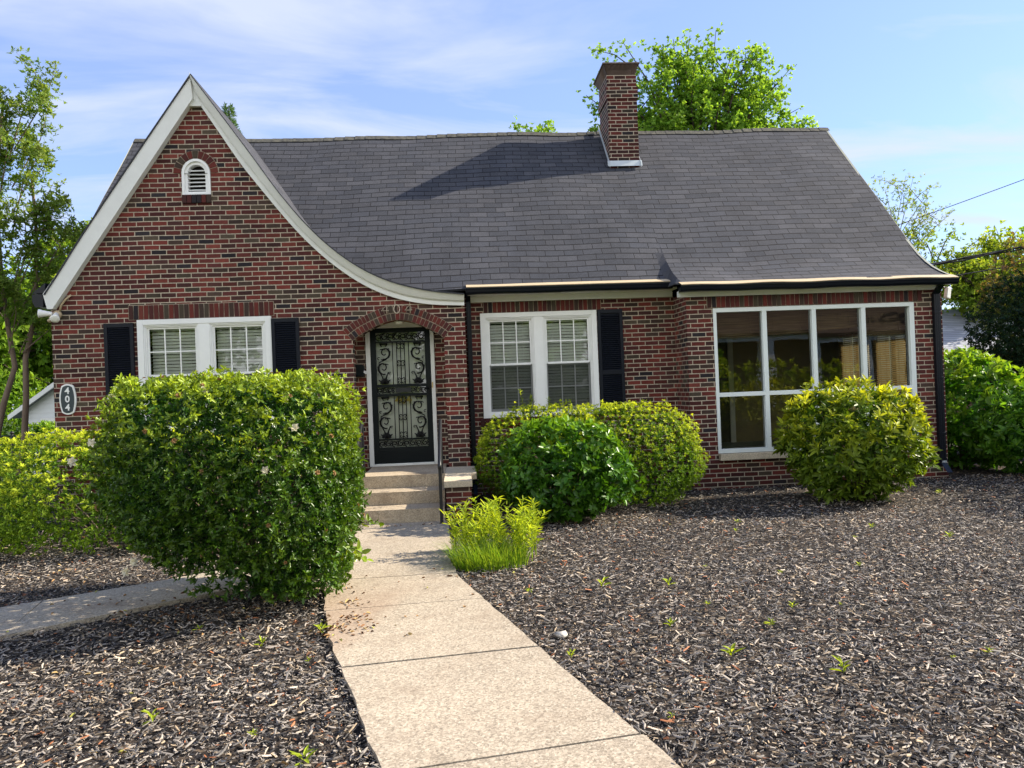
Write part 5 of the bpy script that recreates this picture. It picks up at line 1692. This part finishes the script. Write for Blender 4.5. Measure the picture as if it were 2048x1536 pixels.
# bright maple behind the chimney
def crown_tips(c, r, n, seed, zmin=-.3, up=.5):
    rr = random.Random(seed); out = []
    while len(out) < n:
        d = Vector((rr.gauss(0, 1), rr.gauss(0, 1), rr.gauss(0, 1))).normalized()
        if d.z < zmin: continue
        k = rr.uniform(.72, 1.0)
        out.append((c[0]+d.x*r[0]*k, c[1]+d.y*r[1]*k, c[2]+d.z*r[2]*k))
    return out
tips = [(4.9, 14, 10.9), (5.1, 14.5, 11.9), (5.9, 13.8, 12.9), (6.3, 14.3, 12.3), (7.2, 13.7, 12.4), (7.9, 14.4, 12.7), (8.6, 14, 12.9), (9.1, 13.9, 13.35), (9.8, 14.2, 12.8), (10.3, 13.8, 12.7), (10.7, 14.2, 12.85), (11.2, 14, 11.6), (11.75, 14.1, 12.15), (11.9, 14, 10.7), (11.3, 14.4, 10.2), (8.0, 13, 11.8), (9.4, 13.2, 12.0), (6.6, 13.1, 11.4), (10.3, 13.2, 11.3), (7.4, 15.4, 12.0), (9.0, 15.2, 12.3), (10.4, 15.2, 11.4), (5.6, 13.2, 10.4), (8.3, 12.9, 10.9), (9.6, 13.0, 10.6), (6.9, 12.9, 10.3), (4.65, 13.8, 10.1), (4.6, 13.9, 11.2), (4.95, 14.2, 10.2), (5.3, 13.9, 11.4), (5.2, 13.6, 9.9), (11.6, 13.8, 9.9), (11.9, 14.2, 10.0), (10.7, 13.4, 9.9), (7.6, 13.8, 13.0), (8.3, 14.2, 13.3)]
tree('maple_tree', 'tall bright green maple rising behind the chimney', 'tree', (8.3, 14, -.6),
     [[(8.3, 14, -.6), (8.35, 14, 3), (8.25, 14, 6), (8.3, 14, 8.6)]],
     [((8.3+(x-8.3)*.25, 14+(y-14)*.25, 7.6+(z-9)*.25), (x, y, z)) for x, y, z in tips],
     M['maple'], M['barkdark'], .095, .066, 5, 100, .50, 21, None, .1, .28, .35, None, .22, 4, .30)
tree('garden_tree', 'low bright green treetop peeping over the ridge left of the chimney', 'tree', (3.7, 16.5, -.8),
     [[(3.7, 16.5, -.8), (3.7, 16.5, 5), (3.7, 16.5, 9)]],
     [((3.7, 16.5, 8.6), p) for p in crown_tips((3.85, 16.5, 10.1), (1.5, 1.2, 1.30), 18, 5, -.1)],
     M['maple'], M['barkdark'], .12, .08, 5, 34, .8, 22, None, .1, .3, .4, None, .16, 2)
# conifer tip behind the gable
def conifer():
    t = thing('conifer_tree', (-6.25, 12.2, -.4), 'slender conifer tip showing just right of the gable peak', 'tree')
    mb = MB(); mb.tube([(-6.25, 12.2, -.4), (-6.3, 12.2, 5), (-6.55, 12.2, 10.35)], [.2, .12, .01], 7); mb.build('trunk', M['barkdark'], t)
    n = 2600; h = rng.random(n)**.8; z = 10.4-h*6.5; a = rng.uniform(0, 6.3, n); r = (.10+h*1.5)*rng.uniform(.3, 1, n)**.5
    x0 = -6.57+h*.3
    P = np.stack([x0+r*np.cos(a), 12.2+r*np.sin(a), z-.25*r], 1)
    Nr = np.stack([np.cos(a), np.sin(a), .2+0*a], 1)
    cat_leaves('crown', [whorls(P, Nr, np.zeros(n), 5, .12, .02, (.3, 1.0), .6, .4, 0)], M['conifer'], t)
conifer()
# multi-stemmed crepe myrtle left of the house
cm = (-8.35, 3.4)
trk = [[(-8.50, 3.4, -.1), (-8.52, 3.4, .9), (-8.36, 3.45, 1.7), (-8.17, 3.5, 2.35), (-8.27, 3.5, 3.1), (-8.35, 3.5, 4.0), (-8.35, 3.4, 5.6), (-8.1, 3.3, 7.2)],
       [(-8.25, 3.5, -.1), (-8.06, 3.5, .9), (-7.99, 3.5, 1.8), (-7.98, 3.5, 2.5), (-7.86, 3.6, 3.2), (-7.78, 3.6, 4.0), (-7.7, 3.5, 4.8), (-7.75, 3.5, 5.9)],
       [(-8.8, 3.3, -.1), (-9.0, 3.2, 1.2), (-8.9, 3.2, 2.2), (-8.75, 3.2, 3.4), (-8.72, 3.2, 4.6), (-8.95, 3.2, 5.8)],
       [(-8.7, 3.6, -.1), (-8.85, 3.6, 1.5), (-8.62, 3.6, 2.6), (-8.55, 3.6, 3.8), (-8.5, 3.6, 5.2)]]
tip_c = [(-7.15, 3.3, 7.85), (-7.5, 3.3, 7.65), (-7.35, 3.4, 7.15), (-8.0, 3.2, 7.1), (-8.2, 3.5, 6.7), (-7.7, 3.4, 6.5), (-7.45, 3.3, 6.3), (-7.3, 3.4, 5.75), (-8.4, 3.0, 6.9), (-8.8, 3.4, 6.6), (-9.2, 3.3, 6.3), (-7.35, 3.3, 5.2), (-7.0, 3.4, 4.95), (-7.15, 3.5, 5.5), (-7.6, 2.9, 5.2), (-8.2, 2.8, 5.6), (-8.7, 2.8, 5.2), (-9.3, 3.0, 5.3), (-7.5, 3.8, 4.5), (-8.0, 2.7, 4.6), (-8.6, 2.8, 4.3), (-7.25, 3.7, 4.0), (-7.9, 3.0, 3.9), (-8.9, 2.9, 3.6), (-7.1, 3.9, 3.5), (-9.4, 3.2, 4.4)]
tree('crepe_myrtle', 'multi-stemmed crepe myrtle with reddish tips left of the house', 'tree', (-8.5, 3.4, 0), trk,
     [((cm[0]+(x-cm[0])*.3, 3.4, max(2.6, z-1.5)), (x, y, z)) for x, y, z in tip_c],
     M['crepe'], M['barkcrepe'], .070, .030, 5, 74, .62, 23, None, .15, .25, .22, lambda P: ~((P[:, 0] > -6.1) & (P[:, 1] > -.5)), .066, 3, .42)
tree('shade_tree', 'broad dark green tree filling the gap behind the crepe myrtle', 'tree', (-16, 22, -1.2),
     [[(-16, 22, -1.2), (-16, 22, 2), (-15.8, 22, 5)]],
     [((-15.8+(p[0]+15.8)*.2, 22, 4.0), p) for p in crown_tips((-15.5, 22, 4.8), (6.0, 2.6, 4.0), 44, 7, -.95)],
     M['backleaf'], M['barkdark'], .19, .10, 5, 62, .75, 24, 'trees behind the house', .3, .2, .5, None, .26, 3, .4)
tree('shade_tree', 'leafy sunlit tree just left of the gable rake', 'tree', (-9.9, 10.5, -.2),
     [[(-9.9, 10.5, -.2), (-10.0, 10.5, 2.5), (-9.8, 10.4, 4.2)]],
     [((-9.9, 10.4, 3.6), p) for p in crown_tips((-9.7, 10.2, 4.9), (1.9, 1.5, 1.95), 20, 8, -.7)],
     M['backleaf'], M['barkcrepe'], .12, .06, 5, 55, .75, 25, 'trees behind the house', .2, .2, .8, lambda P: P[:, 2] > 2.6, .15, 3, .4)
tree('shade_tree', 'far dark tree at the left edge above the garage', 'tree', (-19, 20, -1),
     [[(-19, 20, -1), (-19, 20, 3), (-19, 20, 5)]],
     [((-19, 20, 3.2), p) for p in crown_tips((-19, 20, 4.6), (6.5, 3, 4.6), 40, 9, -.95)],
     M['backleaf'], M['barkdark'], .24, .12, 5, 55, .8, 26, 'trees behind the house', .3, .2, .3, None, .3, 3, .4)
# right side
tree('feathery_tree', 'thin feathery pale tree above the right roof edge', 'tree', (15.9, 14.5, -.7),
     [[(15.9, 14.5, -.7), (15.8, 14.5, 3), (15.5, 14.5, 5.4)]],
     [((15.3, 14.5, 5.0), p) for p in [(14.6, 14, 7.6), (15.0, 14.3, 8.0), (15.6, 14, 8.35), (16.0, 14.2, 8.4), (16.4, 14, 7.8), (17.0, 14.2, 7.3), (17.25, 14, 7.1), (15.2, 14, 7.0), (16.2, 14, 7.0), (14.9, 14.2, 6.6), (16.7, 14.2, 6.5)]],
     M['yellowleaf'], M['barkcrepe'], .07, .03, 5, 40, .5, 27, None, .1, .4, .5, None, .11, 3, .4)
tree('shade_tree', 'yellow-green tree mass beyond the right gutter and cables', 'tree', (17.2, 12, -.5),
     [[(17.2, 12, -.5), (17.1, 12, 2), (17, 12, 3.6)]],
     [((17, 12, 3.4), p) for p in crown_tips((17.3, 11.6, 4.2), (3.4, 1.8, 2.15), 34, 11, -.8)],
     M['yellowleaf'], M['barkdark'], .10, .052, 5, 70, .75, 28, 'trees right of the house', .2, .2, .45, None, .2, 3, .4)
tree('shade_tree', 'green tree farther back above the neighbour roof', 'tree', (26, 20, -1),
     [[(26, 20, -1), (26, 20, 3), (26, 20, 5)]],
     [((26, 20, 4.2), p) for p in crown_tips((25.5, 20, 5.0), (5.5, 2.6, 3.6), 34, 12, -.8)],
     M['backleaf'], M['barkdark'], .18, .10, 5, 60, .8, 29, 'trees right of the house', .2, .2, .7, None, .25, 3, .4)
# small shrub before the garage
shrub('garage_shrub', 'small bright shrub in front of the white garage', 'shrub', (-10.4, 8.6, -.1),
      [dict(n=700, c=(-10.35, 8.6, .45), r=(.55, .5, .70), L=.09, W=.04, per=6, tf=.6, seed=31)], M['laurel'], .012, 6, (.2, 1.0), False)

# ------------------------------------------------------------------ neighbours, fence, cables
gz = ground_z(-12, 15)
ga = thing('garage', (-11.2, 17, gz), 'small white clapboard garage with gable roof left behind the house', 'garage')
ex, ez, pk = -13.75, 1.42, (-11.2, 3.20)
mb = MB()
def roofz(x): return ez+(x-ex)*(pk[1]-ez)/(pk[0]-ex) if x < pk[0] else ez+(2*pk[0]-ex-x)*(pk[1]-ez)/(pk[0]-ex)
z = gz
while z < pk[1]-.1:
    # lapped boards, each tipped out at its foot
    xl = ex if z < ez else ex+(z-ez)*(pk[0]-ex)/(pk[1]-ez)
    xr = 2*pk[0]-xl
    if z < 1.05-.05:
        for a, b in ((xl, -13.05), (-9.35, xr)): mb.obox(((a+b)/2, 13.99, z+.075), ((b-a)/2, 0, 0), (0, .012, 0), (0, -.0, .085)) if False else mb.poly([(a, 13.975, z), (b, 13.975, z), (b, 13.995, z+.16), (a, 13.995, z+.16)])
    else:
        xl2 = xl if z < ez-.16 else xl+.1
        mb.poly([(xl, 13.975, z), (xr, 13.975, z), (2*pk[0]-xl2, 13.995, z+.16), (xl2, 13.995, z+.16)])
    z += .15
mb.box(ex, -13.05, 14.0, 14.2, gz, 1.05); mb.box(-9.35, 2*pk[0]-ex, 14.0, 14.2, gz, 1.05)
mb.prism([(ex, 1.05), (2*pk[0]-ex, 1.05), (2*pk[0]-ex, ez), pk, (ex, ez)], 14.0, 14.2)
mb.box(ex, ex+.15, 14.2, 20, gz, ez); mb.box(2*pk[0]-ex-.15, 2*pk[0]-ex, 14.2, 20, gz, ez); mb.box(ex+.15, 2*pk[0]-ex-.15, 19.85, 20, gz, ez)
mb.build('wall', M['siding'], ga)
mb = MB()
for s in (1, -1):
    X = lambda x: x if s > 0 else 2*pk[0]-x
    e0 = ex-.28; ze = ez-.28*(pk[1]-ez)/(pk[0]-ex)
    q = [(X(e0), ze), (X(pk[0]), pk[1]), (X(pk[0]), pk[1]+.12), (X(e0), ze+.12)]
    mb.prism(q if s > 0 else q[::-1], 13.72, 20.2, 0)
mb.build('roof', M['nroof'], ga)
mb = MB()
for s in (1, -1):
    X = lambda x: x if s > 0 else 2*pk[0]-x
    e0 = ex-.30; ze = ez-.30*(pk[1]-ez)/(pk[0]-ex)
    q = [(X(e0), ze-.03), (X(pk[0]), pk[1]-.03), (X(pk[0]), pk[1]+.125), (X(e0), ze+.125)]
    mb.prism(q if s > 0 else q[::-1], 13.68, 13.718, 0)
mb.build('rake_board', M['white'], ga)
mb = MB(); mb.box(-13.05, -9.35, 14.05, 14.1, gz, 1.05)
for i in range(4): mb.box(-13.0, -9.4, 14.04, 14.05, gz+.06+i*.42, gz+.40+i*.42)
mb.build('door', M['lampwhite'], ga)
mb = MB(); mb.box(-13.2, -13.05, 13.93, 14.0, gz, 1.2); mb.box(-13.05, -9.35, 13.93, 14.0, 1.05, 1.2); mb.box(-9.35, -9.2, 13.93, 14.0, gz, 1.2)
mb.build('door_frame', M['white'], ga)

shrub('background_shrub', 'dark leafy thicket standing left of the white garage', 'shrub', (-16.2, 16.5, -.9),
      [dict(n=1300, c=(-16.6, 16.5, .9), r=(2.3, 1.2, 1.9), L=.15, W=.07, per=6, depth=(.5, 1.05), bump=.15, bf=1.2, seed=33)], M['backleaf'], .02, 0, (2, 6), False)
fe = thing('metal_fence', (-10.6, 7.6, 0), 'black metal fence with slim posts beside the garage', 'fence')
mb = MB()
for x in (-12.4, -11.4, -10.55, -10.2, -9.3):
    mb.tube([(x, 7.6, -.1), (x, 7.6, 1.08 if x != -10.55 else .98)], .045 if x > -10.4 else .032, 7)
    mb.lathe((x, 7.6, 1.08 if x != -10.55 else .98), [(.05, 0), (.05, .02), (.02, .05)], 8)
mb.build('post', M['fence'], fe)
mb = MB(); mb.tube([(-13, 7.6, .92), (-9.0, 7.6, .92)], .018, 5); mb.tube([(-13, 7.6, .12), (-9.0, 7.6, .12)], .014, 5)
mb.build('rail', M['fence'], fe)
mb = MB()
x = -13.0
while x < -9.0:
    mb.tube([(x, 7.6, .12), (x, 7.6, .92)], .006, 4, 0, False); x += .1
mb.build('picket', M['fence'], fe)

nb = thing('neighbour_house', (17, 12, -.3), 'neighbouring brown house with pale grey shingle roof at right', 'house')
mb = MB(); mb.box(12.4, 21, 9.3, 16, -.6, 2.12)
mb.build('wall', M['nwall'], nb)
def nrows():
    rows = []
    for j in range(12):
        t = j/11
        rows.append([(x, 8.95+t*3.75, 2.10+t*1.50) for x in np.linspace(11.9, 21.4, 8)])
    return rows
g = G('pale shingles'); uv = g.n('UVMap').outputs[0]; u_, v_, _ = g.sep(uv)
vr = g.math('DIVIDE', v_, .17); rw = g.math('FLOOR', vr); fv = g.math('SUBTRACT', vr, rw)
uu = g.math('ADD', g.math('DIVIDE', u_, .32), g.math('MULTIPLY', g.math('MODULO', rw, 2), .5))
wn_ = g.n('TexWhiteNoise', {'Vector': g.comb(g.math('FLOOR', uu), rw, 0)}, noise_dimensions='3D').outputs[0]
c = g.mix(wn_, (.24, .25, .28), (.36, .37, .40)); c = g.mix(g.math('LESS_THAN', fv, .14), c, (.09, .09, .10))
M['nsh'] = g.done(g.bsdf(c, .8, .3))
sheet('roof', nrows(), nb, .06, M['nsh'])
sheet('roof', [[(x, 16.45-t/11*3.75, 2.10+t/11*1.50) for x in reversed(list(np.linspace(11.9, 21.4, 8)))] for t in range(12)], nb, .06, M['nsh'])
mb = MB(); mb.box(11.9, 21.4, 8.90, 8.96, 1.98, 2.10)
mb.prism([(9.3, 2.12), (16, 2.12), (12.7, 3.45)], 12.4, 12.55, 0, 'yz')
mb.build('fascia', M['nwall'], nb)

def cable(label, a, b, sagd, r, strands=1):
    mb = MB()
    for s in range(strands):
        pts = []
        for i in range(15):
            t = i/14
            p = Vector(a).lerp(Vector(b), t); p.z -= sagd*4*t*(1-t)
            if strands > 1:
                p += Vector((0, .025*math.sin(t*26+s*2.1), .035*math.cos(t*26+s*2.1)))
            pts.append(p)
        mb.tube(pts, r, 5)
    o = mb.build('overhead_cable', M['wire'], None)
    tag(o, label, 'cable', 'overhead cables at the right')
cable('single thin cable high across the right sky', (11.0, 13.5, 5.35), (23.0, 6.2, 9.28), .12, .011)
cable('thick twisted cable bundle above the right gutter corner', (7.6, 4.2, 3.50), (22.0, 3.5, 5.95), .12, .016, 3)
cable('lowest cable running level with the right gutter corner', (7.58, 3.9, 3.22), (22.0, 3.2, 5.35), .1, .013)
# pole that carries them, beyond the frame
po = thing('utility_pole', (22.6, 3.6, -.2), 'weathered wooden utility pole carrying the cables', 'pole')
mb = MB(); mb.tube([(22.6, 3.6, -.5), (22.6, 3.6, 5), (22.6, 3.6, 10.2)], [.16, .14, .11], 10); mb.build('post', M['barkdark'], po)
mb = MB(); mb.box(22.52, 22.68, 2.5, 6.6, 9.2, 9.32); mb.build('crossarm', M['barkdark'], po)

# across the street, mirrored in the windows: a porch house and trees
hb = thing('porch_house', (21.0, -34, 0), 'pale house with white porch columns across the street', 'house')
mb = MB(); mb.box(12, 32, -44, -36, -.6, 4.8); mb.build('wall', M['bamboowall'], hb)
mb = MB(); mb.prism([(-35.2, 4.6), (-44.8, 4.6), (-40, 9.2)], 11.4, 32.6, 0, 'yz'); mb.prism([(-36, 4.4), (-36, 4.9), (-31.4, 4.15), (-31.4, 3.95)][::-1], 13.5, 30.5, 0, 'yz'); mb.build('roof', M['nwall'], hb)
mb = MB(); mb.box(13.6, 30.4, -32.0, -31.7, 3.65, 3.95); mb.box(13.6, 30.4, -36, -31.6, -.3, .75)
mb.build('porch', M['white'], hb)
for x in (14.0, 17.4, 20.8, 24.2, 27.6, 30.0):
    mb = MB(); mb.prism([(x-.40, .75), (x+.40, .75), (x+.22, 3.65), (x-.22, 3.65)], -32.1, -31.65); mb.build('column', M['white'], hb)
for i, (x, y, z, r) in enumerate(((-16, -30, 4.6, 5.2), (-6, -34, 5.2, 5.5), (4, -30, 4.4, 5.0), (11, -27, 3.0, 2.6), (37, -33, 6, 6), (14, -50, 9, 7.5), (25, -50, 9, 7.5), (35, -52, 9, 8), (3, -52, 9, 8), (-8, -54, 9, 8), (-20, -50, 9, 8))):
    tree('street_tree', 'leafy green tree beside the porch house across the street', 'tree', (x, y, -.3),
         [[(x, y, -.6), (x, y, z*.5), (x, y, z)]], [((x, y, z*.6), p) for p in crown_tips((x, y, z), (r, r, r*.9), 26, 50+i, -.95)],
         M['backleaf'], M['barkdark'], .42, .3, 4, 26, .8, 60+i, 'trees across the street', .2, .2, .4, None, .22, 2, .4)
for i, (x, y) in enumerate(((9.5, -19), (12.5, -19.5), (15.0, -19), (5.5, -20), (1.0, -20))):
    shrub('street_shrub', 'rounded green shrub across the street before the porch house', 'shrub', (x, y, -.1),
          [dict(n=420, c=(x, y, .9), r=(1.6, 1.2, 1.35), L=.16, W=.07, per=6, depth=(.6, 1.05), seed=70+i)], M['azalea'], .02, 0, (.4, 2.0), False)['group'] = 'shrubs across the street'
